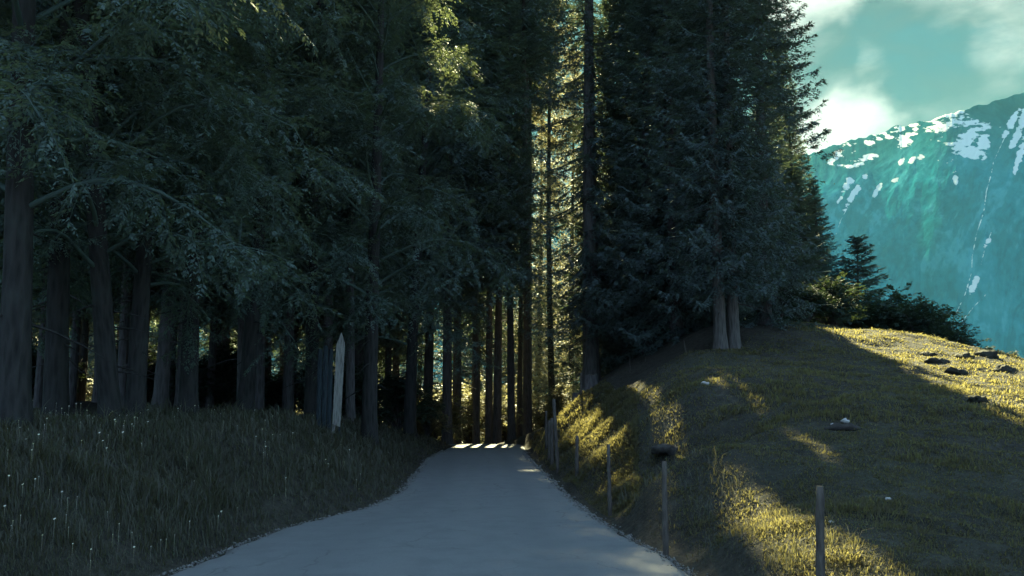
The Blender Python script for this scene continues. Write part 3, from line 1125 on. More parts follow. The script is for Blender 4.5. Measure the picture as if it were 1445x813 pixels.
_r = RS(8)
_bp = np.stack([-9 + 14 * _r.rand(26000), 47 + 35 * _r.rand(26000), -0.5 + 5.8 * _r.rand(26000)], -1)
_bp = _bp[fbm(_bp[:, 0] / 0.9, _bp[:, 1] / 1.2, 17, 2) > -0.12]
bi_, bj_ = sun_cell(_bp)
_ok = (bi_ > 1) & (bi_ < 898) & (bj_ > 1) & (bj_ < 898)
LITSET[bi_[_ok], bj_[_ok]] = True
_sx, _sy = np.meshgrid(np.arange(0, 1446, 3.0), np.arange(500, 813, 1.0))
_sx, _sy = _sx.ravel(), _sy.ravel()
_in = np.zeros(_sx.shape, bool)
for poly, kk in LIT:
    cx_, cy_ = np.mean(np.array(poly), 0)
    _in |= in_poly(_sx, _sy, poly)
_q = hit_ground(_sx[~_in], _sy[~_in])
si_, sj_ = sun_cell(_q)
_ok = (si_ > 1) & (si_ < 898) & (sj_ > 1) & (sj_ < 898)
LITSET[si_[_ok], sj_[_ok]] = False
LITSET |= DIRECT


# light that reaches one bough of the leafy trees by the road
LEAFSET = np.zeros_like(LITSET)
_lp = np.stack([-2.7 + 2.3 * _r.rand(30000), 25 + 4 * _r.rand(30000), 13.0 + 4 * _r.rand(30000)], -1)
_lp = _lp[fbm(_lp[:, 0] / 0.8, _lp[:, 2] / 0.8, 19, 2) > 0.2]
li_, lj_ = sun_cell(_lp)
LEAFSET[li_, lj_] = True


def open_gaps(e):
    """drop the leaves that stand in the light of the sunlit patches"""
    bpy.context.view_layer.update()
    for o in e.children:
        if o.name.split('.')[0] != 'crown':
            continue
        me = o.data
        Mw = np.array(e.matrix_world)
        nv, nf = len(me.vertices), len(me.polygons)
        co = np.empty(nv * 3, np.float32)
        me.vertices.foreach_get('co', co)
        co = co.reshape(-1, 3)
        st = np.empty(nf, np.int32)
        tt = np.empty(nf, np.int32)
        me.polygons.foreach_get('loop_start', st)
        me.polygons.foreach_get('loop_total', tt)
        lv = np.empty(len(me.loops), np.int32)
        me.loops.foreach_get('vertex_index', lv)
        w = co @ Mw[:3, :3].T + Mw[:3, 3]
        a, b = sun_cell(w[lv[st]])
        good = (a > 0) & (a < 899) & (b > 0) & (b < 899)
        cut = np.zeros(nf, bool)
        cut[good] = LITSET[a[good], b[good]] | (LEAFSET[a[good], b[good]] & ((w[lv[st]] @ SD)[good] > 32.0))
        if cut.sum() < 30:
            continue
        keep = ~cut
        f3 = lv[st[keep & (tt == 3)][:, None] + np.arange(3)]
        f4 = lv[st[keep & (tt == 4)][:, None] + np.arange(4)]
        used = np.unique(np.concatenate([f3.ravel(), f4.ravel()]))
        mp = np.full(nv, -1)
        mp[used] = np.arange(len(used))
        n_ = mesh_obj('crown', co[used], [mp[f3], mp[f4]], me.materials[0], link=False)
        o.data = n_.data
        bpy.data.objects.remove(n_)


DEEP_LABEL = 'dark trunk deep in the shaded forest left of the road'
ALL = []
# roadside trees on the left: (pixel column, distance, proto, rot, scale, lean, label)
front = ((18, 14.0, 'br0', 0.3, 0.98, (0.0, 0), 'thick dark trunk cut by the left edge of the photo'),
        (78, 18.0, 'br1', 2.0, 0.95, (-0.03, 0), 'dark upright tree just right of the thick trunk at the left edge'),
        (157, 17.5, 'br2', 4.1, 0.85, (0.21, 0), 'left one of the two leaning grey trunks above the dark verge'),
        (190, 19.0, 'br0', 1.7, 0.85, (0.17, 0), 'right one of the two leaning grey trunks, paler with a bright gap at its foot'),
        (345, 27.0, 'br1', 5.0, 1.0, (0.02, 0), 'dark tree with drooping leafy boughs left of the pointed white plank'),
        (440, 31.0, 'br2', 0.9, 1.05, (0.05, 0), 'tall leafy tree close behind the pointed plank, boughs reaching over the road'),
        (521, 28.0, 'br0', 2.6, 1.0, (0.02, 0), 'leafy tree with a slim dark trunk right of the pointed plank'),
        (265, 22.5, 'br1', 3.6, 0.95, (0.03, 0), 'dark leafy tree just right of the two leaning trunks'),
        (578, 42.0, 'br1', 3.3, 1.2, (0.0, 0), 'stout dark trunk where the left bank meets the road crest'))
for (px, d, pr, rot, sc, lean, lab) in front:
    ALL.append(plant('broadleaf_tree', PR[pr], ground(px, d), lab, 'tree', 'broadleaf trees along the left verge', rot, sc, lean))

for (px, d, pr, rot, sc, lab) in (
        (835, 44.0, 'sp0', 0.5, 1.4, 'spruce with a pale stout trunk rising behind the two cut stumps'),
        (1017, 31.0, 'sp1', 2.2, 0.95, 'left spruce of the pale twin trunks at the top of the meadow'),
        (1036, 31.4, 'sp2', 4.0, 0.97, 'right spruce of the pale twin trunks at the top of the meadow'),
        (918, 43.0, 'edge', 1.1, 1.2, 'dark spruce in the shade between the stump and the twin trunks'),
        (886, 48.0, 'edge', 5.2, 1.25, 'spruce standing just right of and behind the pale stout trunk'),
        (955, 38.5, 'edge', 3.0, 1.05, 'dark spruce just left of and behind the twin trunks'),
        (1080, 36.0, 'edge', 0.1, 0.95, 'spruce with the jagged outline against the sky, right of the twin trunks'),
        (1027, 42.0, 'edge', 3.9, 1.15, 'tall dark spruce rising behind the twin trunks'),
        (985, 45.0, 'edge', 0.4, 1.3, 'tall dark spruce at the back of the right hand grove'),
        (930, 47.0, 'edge', 2.4, 1.3, 'tall dark spruce at the back, between the stump and the twin trunks')):
    t_ = plant('spruce_tree', PR[pr], ground(px, d), lab, 'tree', 'spruces of the grove above the meadow', rot, sc)
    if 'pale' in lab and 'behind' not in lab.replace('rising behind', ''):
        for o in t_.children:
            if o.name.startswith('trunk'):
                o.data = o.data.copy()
                o.data.materials[0] = M['bark_lit']
    ALL.append(t_)

GE = 'spruces closing the right end of the grove'
ttree('spruce_tree', 'edge', 1108, 82, 40, 1.65, 'far tall spruce filling the jagged right outline of the grove', 'tree', GE, 0.7)
ttree('spruce_tree', 'edge', 1132, 70, 150, 1.3, 'spruce stepping down behind the jagged right outline', 'tree', GE, 2.7)
ttree('spruce_tree', 'edge', 1098, 66, 120, 1.5, 'dark spruce just behind the jagged spruce of the right outline', 'tree', GE, 4.1)
ttree('spruce_tree', 'edge', 1158, 62, 255, 0.9, 'shorter spruce at the right foot of the grove, low skirt above the sunlit crest', 'tree', GE, 5.2)
ttree('spruce_tree', 'edge', 1128, 58, 235, 1.2, 'low dark spruce between the grove and the start of the sunlit crest', 'tree', GE, 1.9)
for (px, d, rot) in ((880, 54, 0.3), (935, 57, 2.0), (980, 53, 4.4), (1000, 60, 1.2)):
    ALL.append(plant('spruce_tree', PR['edge'], ground(px, d), 'dark spruce deep in the shade at the back of the right hand grove', 'tree', 'spruces at the back of the grove', rot, 1.4))

for (px, d, pr, rot, sc, lab) in (
        (672, 60.0, 'thin', 0.5, 0.95, 'thin dark trunk beyond the road crest, leftmost of the central row'),
        (690, 58.0, 'thin', 2.5, 1.0, 'left trunk of the close dark pair beyond the road crest'),
        (701, 57.0, 'thin', 4.4, 1.1, 'right trunk of the close dark pair beyond the road crest'),
        (722, 56.0, 'thin', 1.5, 1.0, 'dark trunk standing alone right of the close pair beyond the crest'),
        (733, 64.0, 'thin', 3.5, 0.85, 'slim trunk in front of the bright yellow bushes beyond the crest'),
        (745, 60.0, 'high', 5.5, 1.0, 'dark trunk left of the fence posts at the end of the road')):
    ALL.append(plant('spruce_tree', PR[pr], ground(px, d), lab, 'tree', 'spruces beyond the road crest', rot, sc))
for (px, d, rot) in ((743, 65.0, 1.0), (746, 70.0, 3.0)):  # added trees in line with the first trunk, unseen crowns block the sun
    ALL.append(plant('spruce_tree', PR['high'], ground(px, d), 'very tall added trunk lined up along the left side of the bright gap to shade the road', 'tree', 'tall trunks added by the gap for shade', rot, 1.05))

ALL.append(plant('broadleaf_tree', PR['glow'], (3.4, 74, hz(3.4, 74)), 'sunlit yellow green tree glowing in the gap between the dark forests', 'tree', None, 0.4, 1.1))
ALL.append(plant('broadleaf_tree', PR['glow'], (5.6, 84, hz(5.6, 84)), 'second sunlit tree filling the right half of the gap', 'tree', None, 1.4, 1.05))
ALL.append(plant('broadleaf_tree', PR['glow'], (2.6, 92, hz(2.6, 92)), 'paler sunlit tree behind the glowing one in the gap', 'tree', None, 2.4, 1.1))

rs = RS(77)
for i in range(26):
    x = -64 + 3.5 * i + 1.5 * rs.rand()
    d = 96 + 16 * rs.rand()
    ALL.append(plant('spruce_tree', PR['edge'], (x, d, hz(x, d)), 'far dark spruce in the band of forest beyond the sunlit clearing', 'tree', 'spruces beyond the clearing', rs.rand() * 6, 1.15 + 0.3 * rs.rand()))
ALL.append(plant('spruce_tree', PR['tall'], (-2.7, 67, hz(-2.7, 67)), 'very tall spruce added far behind the close trunk pair to shade the road', 'tree', None, 1.0, 1.2))  # added to block sun that leaked onto the road
for i, (x, d) in enumerate(((-3.6, 50), (-5.2, 55), (-3.9, 63), (-6.8, 61), (-2.9, 70), (-9.0, 52))):
    ALL.append(plant('spruce_tree', PR['deep%d' % (i % 2)], (x, d, hz(x, d)), 'dense dark spruce closing the forest left of the central trunks', 'tree', 'dense spruces left of the central trunks', i * 1.3, 1.6 + 0.12 * (i % 3)))

# deep forest on the left
rs = RS(5)
pts_used = [(ground(f_[0], f_[1])[0], f_[1]) for f_ in front] + [ground(474, 24)[:2], ground(482, 26)[:2], ground(478, 22)[:2], ground(500, 27)[:2]]
want = 62
tries = 0
while want and tries < 8000:
    tries += 1
    d = 20 + 44 * rs.rand()
    x = -0.66 * d * rs.rand() - 4.5
    if x > float(xl(min(d, 48))) - 3.0 or x < -0.62 * d - 2:
        continue
    if min(math.hypot(x - a, d - b) for a, b in pts_used) < 2.5:
        continue
    pts_used.append((x, d))
    want -= 1
    big = d > 42
    ALL.append(plant('spruce_tree', PR['tall' if big else 'deep%d' % rs.randint(2)], (x, d, hz(x, d)), DEEP_LABEL, 'tree', 'trees deep in the left forest',
          rs.rand() * 6.28, 0.9 + 0.25 * rs.rand(), (0.05 * (rs.rand() - 0.5), 0.05 * (rs.rand() - 0.5))))
for e in ALL:
    open_gaps(e)

ttree('young_spruce', 'small', 1207, 60, 333, 1.65, 'small pointed spruce against the blue mountain', 'tree', None, 0.3)


# bushes: broadleaf crowns without a tall trunk
def make_bush(seed, h, r, mat, leafl=0.16, dens=1.0):
    rs = RS(seed)
    B, S = Geo(), Geo()
    O, D, LN = [], [], []
    for k in range(int(34 * dens)):
        a = rs.rand() * 6.28
        el = 0.15 + 1.35 * rs.rand() ** 0.8
        ln_ = (0.75 + 0.35 * rs.rand())
        tip = np.array([math.cos(a) * math.cos(el) * r * ln_, math.sin(a) * math.cos(el) * r * ln_, 0.15 + math.sin(el) * h * 0.95 * ln_])
        t = np.linspace(0, 1, 7)[:, None]
        P = tip * t + np.array([0, 0, 0.18 * h]) * np.sin(t * 3.1) - np.array([0, 0, 0.1 * r]) * t ** 3
        P += 0.05 * r * (rs.rand(7, 3) - 0.5) * t
        S.tube(P, np.linspace(0.035, 0.006, 7), 4, False)
        for j in range(9):
            u = 0.25 + 0.75 * (j + rs.rand()) / 9
            q = np.array([np.interp(u, t[:, 0], P[:, i]) for i in range(3)])
            dd = unit(unit(tip) * 0.6 + (rs.rand(3) - 0.5) * 1.6)
            tt = np.linspace(0, 1, 4)[:, None]
            Q = q + dd * (0.25 + 0.22 * r * rs.rand()) * tt
            o, d, ln = branch_twigs(Q, rs, 0.11, 0.18, 0.4, 0.2, 0.7)
            O.append(o); D.append(d); LN.append(ln)
    o, d, ln = np.concatenate(O), np.concatenate(D), np.concatenate(LN)
    V, Fc = feathers(o, d, unit(UP + 0.9 * (rs.rand(len(o), 3) - 0.5)), ln, np.full(len(o), leafl), 3, rs, 1.0, True, 0.27)
    B.add(V, Fc)
    return S.build('stem', M['bark'], link=False).data, B.build('crown', M[mat], link=False).data


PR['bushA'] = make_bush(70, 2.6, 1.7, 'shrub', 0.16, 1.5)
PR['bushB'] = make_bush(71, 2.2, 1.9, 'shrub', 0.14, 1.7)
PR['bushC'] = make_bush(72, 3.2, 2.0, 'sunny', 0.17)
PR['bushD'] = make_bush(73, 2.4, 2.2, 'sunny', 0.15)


def bush(pr, x, y, lab, s=1.0, rot=0.0, group=None, dz=0.0, name='bush'):
    e = empty(name, (x, y, hz(x, y) + dz), lab, 'bush', group)
    e.rotation_euler = (0, 0, rot)
    e.scale = (s, s, s)
    for nm, me in zip(('stem', 'crown'), PR[pr]):
        o = bpy.data.objects.new(nm, me)
        C.objects.link(o)
        o.parent = e


def pbush(pr, px, d, lab, s=1.0, rot=0.0, group=None, dz=0.0):
    x = (px - 722.5) / F * d
    bush(pr, x, d, lab, s, rot, group, dz)


def tbush(pr, px, d, py_top, lab, s=1.0, rot=0.0, group=None):
    x = (px - 722.5) / F * d
    hh = max(v.co.z for v in PR[pr][1].vertices) * s
    bush(pr, x, d, lab, s, rot, group, at(px, py_top, d)[2] - hh - hz(x, d))


GB = 'bushes behind the sunlit crest'
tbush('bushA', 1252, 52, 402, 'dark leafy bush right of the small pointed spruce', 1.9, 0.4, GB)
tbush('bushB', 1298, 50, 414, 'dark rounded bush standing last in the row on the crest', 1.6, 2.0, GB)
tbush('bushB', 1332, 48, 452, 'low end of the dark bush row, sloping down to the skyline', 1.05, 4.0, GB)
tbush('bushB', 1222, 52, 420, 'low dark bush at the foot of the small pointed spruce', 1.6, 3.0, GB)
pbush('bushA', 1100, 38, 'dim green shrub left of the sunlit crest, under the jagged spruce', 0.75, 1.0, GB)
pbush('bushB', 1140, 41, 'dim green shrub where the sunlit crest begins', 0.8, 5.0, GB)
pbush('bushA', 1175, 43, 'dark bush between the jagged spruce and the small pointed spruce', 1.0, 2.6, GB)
for i, (px, d, w_) in enumerate(((1392, 58, 0.75), (1412, 60, 0.6), (1433, 57, 0.6), (1378, 60, 0.5))):
    ttree('young_spruce', 'small', px, d, 488 + (0, 12, 6, 16)[i], w_, ('little dark spruce top, tallest behind the crest at the right', 'little spruce top dipping low behind the right crest',
          'little spruce top at the right edge behind the crest', 'tiny spruce top nearest the dark rounded bush')[i], 'tree', 'spruce tops behind the crest', i * 1.3)
GS = 'sunlit bushes beyond the road crest'
k = 0
sun_labels = ('sunlit bush at the left foot of the road crest', 'sunlit bush behind the stout left trunk', 'bright bush left of the close trunk pair', 'yellow bush seen between the close pair and the lone trunk',
              'bright yellow bush right of the lone trunk beyond the crest', 'yellow bush at the right end of the road crest', 'tall sunlit bush far behind the central trunks',
              'sunlit bush far behind the left roadside trees', 'sunlit bush low behind the slim trunk', 'sunlit bush behind the last fence posts', 'small sunlit bush at the left edge of the road crest', 'sunlit bush between the stout left trunk and the road crest', 'bright leafy bush just beyond the left end of the crest')
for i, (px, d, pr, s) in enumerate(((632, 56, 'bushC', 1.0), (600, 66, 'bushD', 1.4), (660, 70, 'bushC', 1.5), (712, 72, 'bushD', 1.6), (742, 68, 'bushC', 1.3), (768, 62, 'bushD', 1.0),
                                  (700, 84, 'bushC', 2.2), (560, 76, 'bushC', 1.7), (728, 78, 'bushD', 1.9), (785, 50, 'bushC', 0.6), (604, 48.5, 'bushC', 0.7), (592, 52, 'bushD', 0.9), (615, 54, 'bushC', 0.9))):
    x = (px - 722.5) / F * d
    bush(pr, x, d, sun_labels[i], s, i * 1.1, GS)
rs = RS(19)
for i in range(16):
    d = 44 + 14 * rs.rand()
    x = -6.5 - 1.9 * i + rs.rand()
    bush('bushA' if i % 2 else 'bushB', x, d, 'dark undergrowth bush in the shade between the left forest trunks', 1.1 + 0.6 * rs.rand(), i * 1.9, 'undergrowth in the left forest')
rs = RS(9)
for i in range(14):
    x = -48 + 3.2 * i + rs.rand()
    d = 68 + 10 * rs.rand()
    bush('bushC' if i % 2 else 'bushD', x, d, 'sunlit leaves glinting between the trunks behind the left forest', 1.4 + 0.5 * rs.rand(), i * 1.7, 'bushes behind the left forest')

# ------------------------------------------------------------------ fence posts, stumps, plank, rocks
def post(px, d, hgt, r, lab, lean=0.0, seed=0, dz=0.0, group='wooden fence posts between road and meadow', name='fence_post', top=None):
    rs = RS(seed + 200)
    x, y, z = ground(px, d)
    if top:
        hgt = at(px, top, d)[2] - z
    g = Geo()
    zs = np.linspace(-0.35, hgt, 12)
    pts = np.stack([lean * zs + 0.012 * (rs.rand(12) - 0.5), 0.03 * zs * (rs.rand() - 0.5) + 0 * zs, zs], -1)
    rad = r * (1.08 - 0.16 * zs / hgt) * np.where(zs > hgt - 0.03, 0.86, 1)
    g.tube(pts, rad, 9, True, 0.22, rs)
    o = g.build(name, M['wood'])
    o.location = (x, y, z + dz)
    o.rotation_euler = (0, 0, rs.rand() * 0.2)
    tag(o, lab, 'post', group)


post(1159, 8.4, 1.0, 0.041, 'tallest wooden post, nearest the camera beside the sunlit strip', 0.035, 1, top=686)
post(939, 12.2, 0.97, 0.038, 'wooden post right below the dark clump on the slope', 0.01, 2, top=651)
post(861, 16.5, 0.98, 0.036, 'thin wooden post in front of the brightest sunlit grass', -0.01, 3, top=627)
post(814, 22.1, 0.98, 0.045, 'grey wooden post, third from the camera along the road', 0.02, 4, top=615)
post(787, 25.6, 1.35, 0.05, 'tall dark post leaning at the head of the close post group', -0.05, 5, top=563)
post(779, 29, 1.15, 0.055, 'post in the close group, just left of the tall leaning one', 0.0, 6, top=590)
post(775.5, 30, 1.05, 0.06, 'lighter post in the middle of the close group', 0.0, 7, top=593)
post(771, 34, 1.35, 0.05, 'last and thinnest post of the close group by the road crest', 0.0, 8, top=580)
post(820, 36.0, 1.08, 0.045, 'slim stake standing in front of the gap between the stumps', 0.01, 9, 0, 'thin stakes by the forest edge', 'stake', top=526)
post(841.5, 38.5, 0.95, 0.03, 'short stake tip showing above the large stump', 0.0, 10, 0, 'thin stakes by the forest edge', 'stake', top=527)
post(889, 35.5, 0.75, 0.014, 'very thin pale stake in the shade right of the stout trunk', 0.0, 11, 0, 'thin stakes by the forest edge', 'stake', top=504)
post(911, 36.5, 0.7, 0.014, 'very thin pale stake between the two spruces in the shade', 0.0, 12, 0, 'thin stakes by the forest edge', 'stake', top=503)
post(968, 31, 1.1, 0.016, 'thin leaning sapling stem left of the twin trunks', -0.12, 13, 0, 'thin stakes by the forest edge', 'stake', top=480)


def stump(px, d, r, h, lab, seed):
    rs = RS(seed)
    x, y, z = ground(px, d)
    e = empty('tree_stump', (x, y, z), lab, 'stump', 'cut stumps above the fence')
    S = 18
    th = np.linspace(0, 2 * np.pi, S, endpoint=False)
    zs = np.array([-0.3, 0.0, 0.08, 0.2, h * 0.7, h])
    fl = np.array([1.7, 1.55, 1.3, 1.1, 1.0, 0.97])
    lob = 1 + 0.13 * np.sin(th * 4 + 1 + seed) + 0.06 * rs.rand(S)
    v = np.stack([r * fl[:, None] * lob * np.cos(th), r * fl[:, None] * lob * np.sin(th), np.repeat(zs[:, None], S, 1) + 0.05 * r * np.cos(th * 2) * (zs[:, None] > 0.3)], -1)
    ii = np.arange(6 * S).reshape(6, S)
    nx_ = np.roll(ii, -1, 1)
    mesh_obj('bark', v.reshape(-1, 3), np.stack([ii[:-1], nx_[:-1], nx_[1:], ii[1:]], -1).reshape(-1, 4), M['bark'], e, True)
    top = v[-1] * [0.99, 0.99, 1] + [0, 0, 0.004]
    c = np.array([[0, 0, h + 0.01]])
    f = np.stack([np.arange(S), np.roll(np.arange(S), -1), np.full(S, S)], -1)
    mesh_obj('cut_top', np.r_[top, c], f, M['cut'], e)


stump(833, 37.0, 0.30, 0.70, 'large cut tree stump at the foot of the pale stout spruce trunk', 3)
stump(813, 37.5, 0.16, 0.72, 'narrow cut stump left of the large stump, behind the slim stake', 4)


def plank_marker():
    x, y, z = ground(474, 24.0)
    h = at(478, 469, 24.0)[2] - z + 0.05
    e = empty('plank_marker', (x, y, z - 0.05), 'pale weathered plank with a pointed top standing at the forest edge', 'plank')
    w, t = 0.115, 0.022

    def slab(name, outline, y0, mat, tilt=0.0):
        n = len(outline)
        a = np.array([(px, y0 - t, pz) for px, pz in outline])
        b = a + [0, 2 * t, 0]
        v = np.r_[a, b]
        me = bpy.data.meshes.new(name)
        fs = [tuple(range(n)), tuple(range(2 * n - 1, n - 1, -1))] + [(i, i + n, (i + 1) % n + n, (i + 1) % n) for i in range(n)]
        me.from_pydata(v.tolist(), [], fs)
        me.update()
        me.materials.append(mat)
        o = bpy.data.objects.new(name, me)
        C.objects.link(o)
        o.parent = e
        return o
    slab('pointed_board', [(-w, 0.5), (w * 0.8, 0.43), (w * 0.9, 0.7), (w * 1.05, h - 0.35), (w * 1.0, h - 0.28), (0.015, h), (-w * 0.85, h - 0.3), (-w * 0.95, h - 0.34)], 0, M['board'])
    slab('support_stake', [(-w * 1.3, -0.2), (-w * 0.5, -0.2), (-w * 0.25, 0.46), (-w * 0.95, 0.48)], 0.05, M['board'])
    slab('support_stake', [(w * 0.35, -0.2), (w * 0.95, -0.2), (w * 0.9, 0.44), (w * 0.5, 0.44)], 0.05, M['board2'])
    e.rotation_euler = (0, 0.02, 0.25)


plank_marker()


def board_stack():
    x, y, z = ground(461, 25.5)
    e = empty('board_fence', (x, y, z), 'dim blue grey upright boards just left of the pointed plank', 'board')
    for k, (dx, hh) in enumerate(((-0.24, 2.3), (-0.09, 2.4), (0.06, 2.3))):
        g = Geo()
        v = np.array([[sx * 0.065 + dx, sy * 0.015 + 0.01 * k, zz] for zz in (-0.3, hh) for sx, sy in ((-1, -1), (1, -1), (1, 1), (-1, 1))])
        g.add(v, [(0, 1, 5, 4), (1, 2, 6, 5), (2, 3, 7, 6), (3, 0, 4, 7), (4, 5, 6, 7)])
        g.build('board', M['board2'], e)
    e.rotation_euler = (0, 0.0, 0.35)


board_stack()


def rock(name, px, py, r, lab, mat, seed, flat=0.6, group=None, sink=0.35, cat='rock', stretch=1.0):
    rs = RS(seed)
    bpy_v = []
    n_th, n_ph = 18, 11
    th = np.linspace(0, 2 * np.pi, n_th, endpoint=False)
    ph = np.linspace(0.0, np.pi, n_ph)
    T, Pp = np.meshgrid(th, ph)
    ux, uy, uz = np.sin(Pp) * np.cos(T), np.sin(Pp) * np.sin(T), np.cos(Pp)
    q = 1 + 0.9 * fbm(ux * 1.7 + seed, uy * 1.7 + uz * 1.3, seed, 3) + 0.35 * fbm(ux * 4 + uz * 2, uy * 4 + seed, seed, 2) + 0.25 * (np.maximum(np.abs(ux), np.abs(uy)) - 0.7)
    q[0] = q[0].mean()
    q[-1] = q[-1].mean()
    v = np.stack([ux * q * r * stretch, uy * q * r, uz * q * r * flat], -1)
    ii = np.arange(n_th * n_ph).reshape(n_ph, n_th)
    nx_ = np.roll(ii, -1, 1)
    o = mesh_obj(name, v.reshape(-1, 3), np.stack([ii[:-1], ii[1:], nx_[1:], nx_[:-1]], -1).reshape(-1, 4), M[mat])
    x, y, z = hit_ground(px, py)[0]
    o.location = (x, y, z + r * flat * (0.5 - sink))
    o.rotation_euler = (0, 0, rs.rand() * 3)
    tag(o, lab, cat, group)
    return o


rock('earth_clump', 940, 641, 0.22, 'dark ragged clump of earth on the slope just above a fence post', 'earth', 8, 0.6, None, -0.1, 'clump', 1.35)
GR = 'dark rocks in the sunlit grass of the crest'
for i, (px, py, r, st, lab) in enumerate((
        (1308, 503, 0.30, 1.4, 'dark rock in the sunlit grass below the rounded bush'),
        (1323, 513, 0.32, 1.3, 'dark rock just below the first one on the sunlit crest'),
        (1350, 527, 0.26, 1.5, 'long dark rock lowest in the sunlit grass of the crest'),
        (1362, 506, 0.28, 1.4, 'dark rock near the skyline at the end of the rounded bush'),
        (1394, 504, 0.34, 1.2, 'dark humped rock on the crest under the little spruce tops'),
        (1418, 524, 0.26, 1.4, 'dark rock at the right end of the skyline'),
        (1380, 566, 0.2, 1.6, 'low dark rock at the edge of the big shadow on the right'))):
    rock('boulder', px, py, r * 0.8, lab, 'rock', 20 + i, 0.6, GR, 0.25, 'rock', st)
rock('earth_scar', 1187, 606, 0.24, 'dark patch of bare earth around two pale stones on the slope', 'earth', 41, 0.34, None, 0.1, 'earth patch', 1.0)
rock('stone', 1192, 598, 0.07, 'larger pale stone in the dark earth patch on the slope', 'pale', 42, 0.6, 'pale stones on the slope', -0.8)
rock('stone', 1176, 603, 0.045, 'smaller pale stone left in the dark earth patch on the slope', 'pale', 43, 0.7, 'pale stones on the slope', -0.8)
rock('stone', 996, 543, 0.09, 'pale stone at the foot of the sunlit patch near the twin trunks', 'pale', 44, 0.5, 'pale stones on the slope', 0.0)
rock('stone', 1253, 706, 0.035, 'tiny pale stone in the shaded grass at the right', 'pale', 45, 0.6, 'pale stones on the slope', -0.3)
rock('stone', 1173, 738, 0.025, 'tiny pale stone beside the nearest fence post', 'pale', 46, 0.6, 'pale stones on the slope', -0.3)

# ------------------------------------------------------------------ grass (stuff)
def blades(name, n, seed, mask, azr, rrange, h0, h1, w0, mat, lean=0.5):
    rs = RS(seed)
    a = np.radians(azr[0] + (azr[1] - azr[0]) * rs.rand(n))
    r = np.exp(np.log(rrange[0]) + np.log(rrange[1] / rrange[0]) * rs.rand(n))
    x, y = r * np.sin(a), r * np.cos(a)
    clump = 0.55 + 0.9 * np.clip(0.5 + 1.4 * fbm(x / 0.45, y / 0.45, seed, 3), 0, 1)
    keep = rs.rand(n) < mask(x, y) * np.clip(clump, 0, 1)
    x, y, r, clump = x[keep], y[keep], r[keep], clump[keep]
    n = len(x)
    z = hfast(x, y) - 0.02
    edge = np.clip(np.maximum(xl(y) - x, x - xr(y)) / 0.8, 0.12, 1)
    hh = (h0 + (h1 - h0) * rs.rand(n) ** 1.8) * (0.5 + 0.6 * clump) * edge * (0.8 + 0.8 * sstep(0.08, 0.3, fbm(x / 1.1, y / 0.8, seed + 60, 2)))
    wd = w0 * (0.6 + 0.8 * rs.rand(n)) * np.clip(r / 11.0, 0.7, 4)
    th = rs.rand(n) * 2 * np.pi
    ln = lean * (0.3 + rs.rand(n))
    # blades lean down the slope more than up
    dx, dy = np.cos(th), np.sin(th) - 0.35
    px_, py_ = -np.sin(th), np.cos(th)
    b = np.stack([x, y, z], -1)
    pv = np.stack([px_ * wd, py_ * wd, 0 * wd], -1)
    mid = b + np.stack([dx * hh * ln * 0.3, dy * hh * ln * 0.3, hh * 0.6], -1)
    tip = b + np.stack([dx * hh * ln, dy * hh * ln, hh * (1.0 - 0.25 * ln)], -1)
    V = np.concatenate([b - pv, b + pv, mid + pv * 0.7, mid - pv * 0.7, tip])
    i = np.arange(n)
    q = np.stack([i, i + n, i + 2 * n, i + 3 * n], -1)
    t = np.stack([i + 3 * n, i + 2 * n, i + 4 * n], -1)
    o = mesh_obj(name, V, [t, q], M[mat])
    tag(o, kind='stuff')
    return o


def mead2(x, y):
    return meadow_mask(x, y)


o = blades('meadow_grass', 420000, 1, mead2, (-1, 36), (6.0, 46), 0.03, 0.10, 0.006, 'meadow', 1.1)
tag(o, 'short tussocky meadow grass covering the slope beside the road')
o = blades('verge_grass', 260000, 2, lambda x, y: verge_mask(x, y) * (x < xl(y)), (-40, 1), (6.5, 46), 0.10, 0.34, 0.0055, 'verge', 0.8)
tag(o, 'tall dark grass on the bank left of the road')
o = blades('verge_grass', 60000, 4, lambda x, y: ((x - xr(y)) > 0.0) * ((x - xr(y)) < 1.6), (-2, 26), (6.0, 46), 0.04, 0.17, 0.006, 'verge', 0.8)
tag(o, 'rough dark grass between the road edge and the fence posts')


o = blades('meadow_grass', 200000, 6, lambda x, y: ((x - xr(y)) > 0.3) * ((x - xr(y)) < 3.2) * 1.0, (1, 8), (15, 46), 0.05, 0.16, 0.006, 'meadow', 1.0)
tag(o, 'short grass on the steep bank behind the far fence posts')


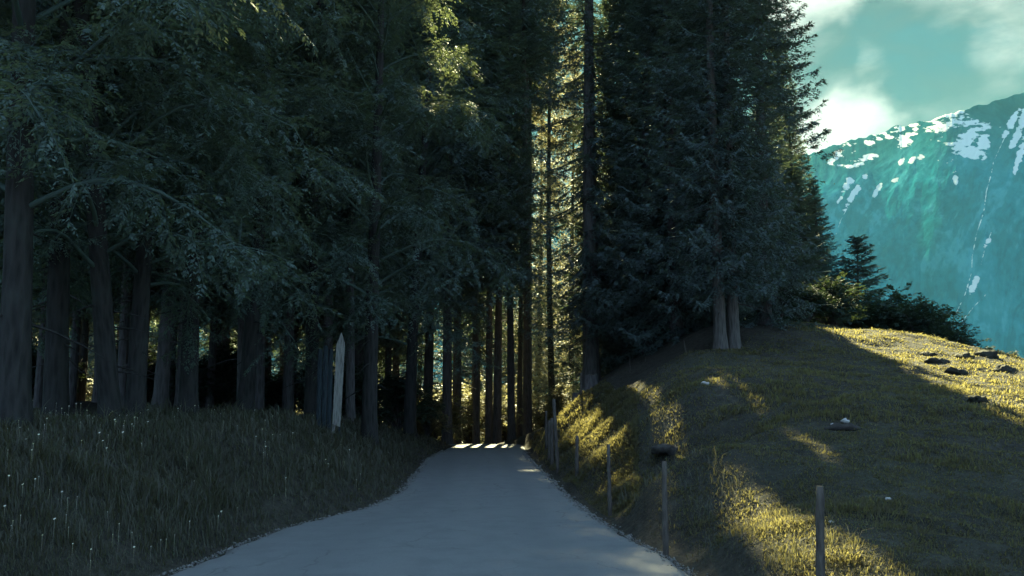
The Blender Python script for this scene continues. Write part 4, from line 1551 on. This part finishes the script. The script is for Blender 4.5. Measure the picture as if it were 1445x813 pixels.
def flowers(n, seed):
    rs = RS(seed)
    a = np.radians(-36 + 30 * rs.rand(n))
    r = np.exp(np.log(8) + np.log(26 / 8) * rs.rand(n))
    x, y = r * np.sin(a), r * np.cos(a)
    s = xl(y) - x
    keep = (s > 0.3) & (s < 6) & (vnoise(x / 1.3, y / 1.3, 9) > -0.1)
    x, y, r = x[keep], y[keep], r[keep]
    n = len(x)
    hh = 0.2 + 0.2 * rs.rand(n)
    b = np.stack([x, y, hfast(x, y) + hh], -1)
    V, Q = [], []
    sz = 0.006 + 0.012 * rs.rand(n) ** 2
    nrm = unit(np.stack([0.6 * (rs.rand(n) - 0.5), -0.6 + 0.4 * (rs.rand(n) - 0.5), 0.8 * np.ones(n)], -1))
    u = unit(np.cross(nrm, np.array([1.0, 0.2, 0])))
    w = np.cross(nrm, u)
    for k in range(6):
        th = k * math.pi / 3
        V.append(b + (u * math.cos(th) + w * math.sin(th)) * sz[:, None])
    i = np.arange(n)
    Q = [np.stack([i, i + n, i + 2 * n, i + 3 * n], -1), np.stack([i, i + 3 * n, i + 4 * n, i + 5 * n], -1)]
    # stems
    V += [b - [0.001, 0, 0], b + [0.001, 0, 0], b - np.stack([0 * hh, 0 * hh, hh], -1)]
    T = np.stack([i + 6 * n, i + 7 * n, i + 8 * n], -1)
    m, nt, out = new_mat('petals')
    p = principled(nt, out, 0.7, 0.2)
    geo = nt.nodes.new('ShaderNodeNewGeometry')
    L(nt, ramp(nt, geo.outputs['Random Per Island'], [(0.0, (0.5, 0.46, 0.22)), (0.5, (0.62, 0.6, 0.45)), (1.0, (0.35, 0.34, 0.27))]), p.inputs['Base Color'])
    o = mesh_obj('wildflowers', np.concatenate(V), [np.concatenate(Q), T], m)
    tag(o, 'small pale wildflowers and seed heads dotted through the verge grass', kind='stuff')


flowers(800, 12)

# loose grit and small stones that crumble off the road edges
def grit(n, seed):
    rs = RS(seed)
    y = np.exp(np.log(6) + np.log(40 / 6) * rs.rand(n))
    side = rs.rand(n) < 0.5
    off = rs.randn(n) * 0.07
    x = np.where(side, xl(y) + 0.02 + off, xr(y) - 0.02 + off)
    inner = np.where(side, x - xl(y), xr(y) - x)
    z = np.where(inner > 0, zr(y) + 0.012, hfast(x, y)) + 0.004
    r = 0.006 + 0.022 * rs.rand(n) ** 4 * np.clip(y / 12, 0.8, 2.5)
    b = np.stack([x, y, z], -1)
    oct_ = np.array([[1, 0, 0], [0, 1, 0], [-1, 0, 0], [0, -1, 0], [0, 0, 0.8], [0, 0, -0.6]], float)
    V = (b[:, None] + oct_[None] * r[:, None, None] * (0.6 + 0.8 * rs.rand(n, 6, 1))).reshape(-1, 3)
    t = np.array([(0, 1, 4), (1, 2, 4), (2, 3, 4), (3, 0, 4), (1, 0, 5), (2, 1, 5), (3, 2, 5), (0, 3, 5)])
    Fc = (np.arange(n)[:, None, None] * 6 + t[None]).reshape(-1, 3)
    o = mesh_obj('gravel', V, Fc, M['gravel'])
    tag(o, 'loose grit along both crumbling edges of the road', kind='stuff')


M['gravel'] = stone_mat('road_gravel', (0.10, 0.10, 0.095), (0.26, 0.25, 0.23))
grit(5200, 31)


# ------------------------------------------------------------------ air
def haze():
    v = np.array([[x, y, z] for z in (-190.0, 1500.0) for x, y in ((-5300, -5300), (5300, -5300), (5300, 5300), (-5300, 5300))])
    f = np.array([(0, 3, 2, 1), (4, 5, 6, 7), (0, 1, 5, 4), (1, 2, 6, 5), (2, 3, 7, 6), (3, 0, 4, 7)])
    m, nt, out = new_mat('air')
    pv = nt.nodes.new('ShaderNodeVolumePrincipled')
    pv.inputs['Color'].default_value = (0.2, 0.64, 0.8, 1)
    pv.inputs['Density'].default_value = HAZE
    pv.inputs['Anisotropy'].default_value = 0.2
    L(nt, pv.outputs[0], out.inputs['Volume'])
    o = mesh_obj('haze', v, f, m)
    tag(o, 'thin blue mountain air', kind='stuff')


HAZE = 0.00003
haze()
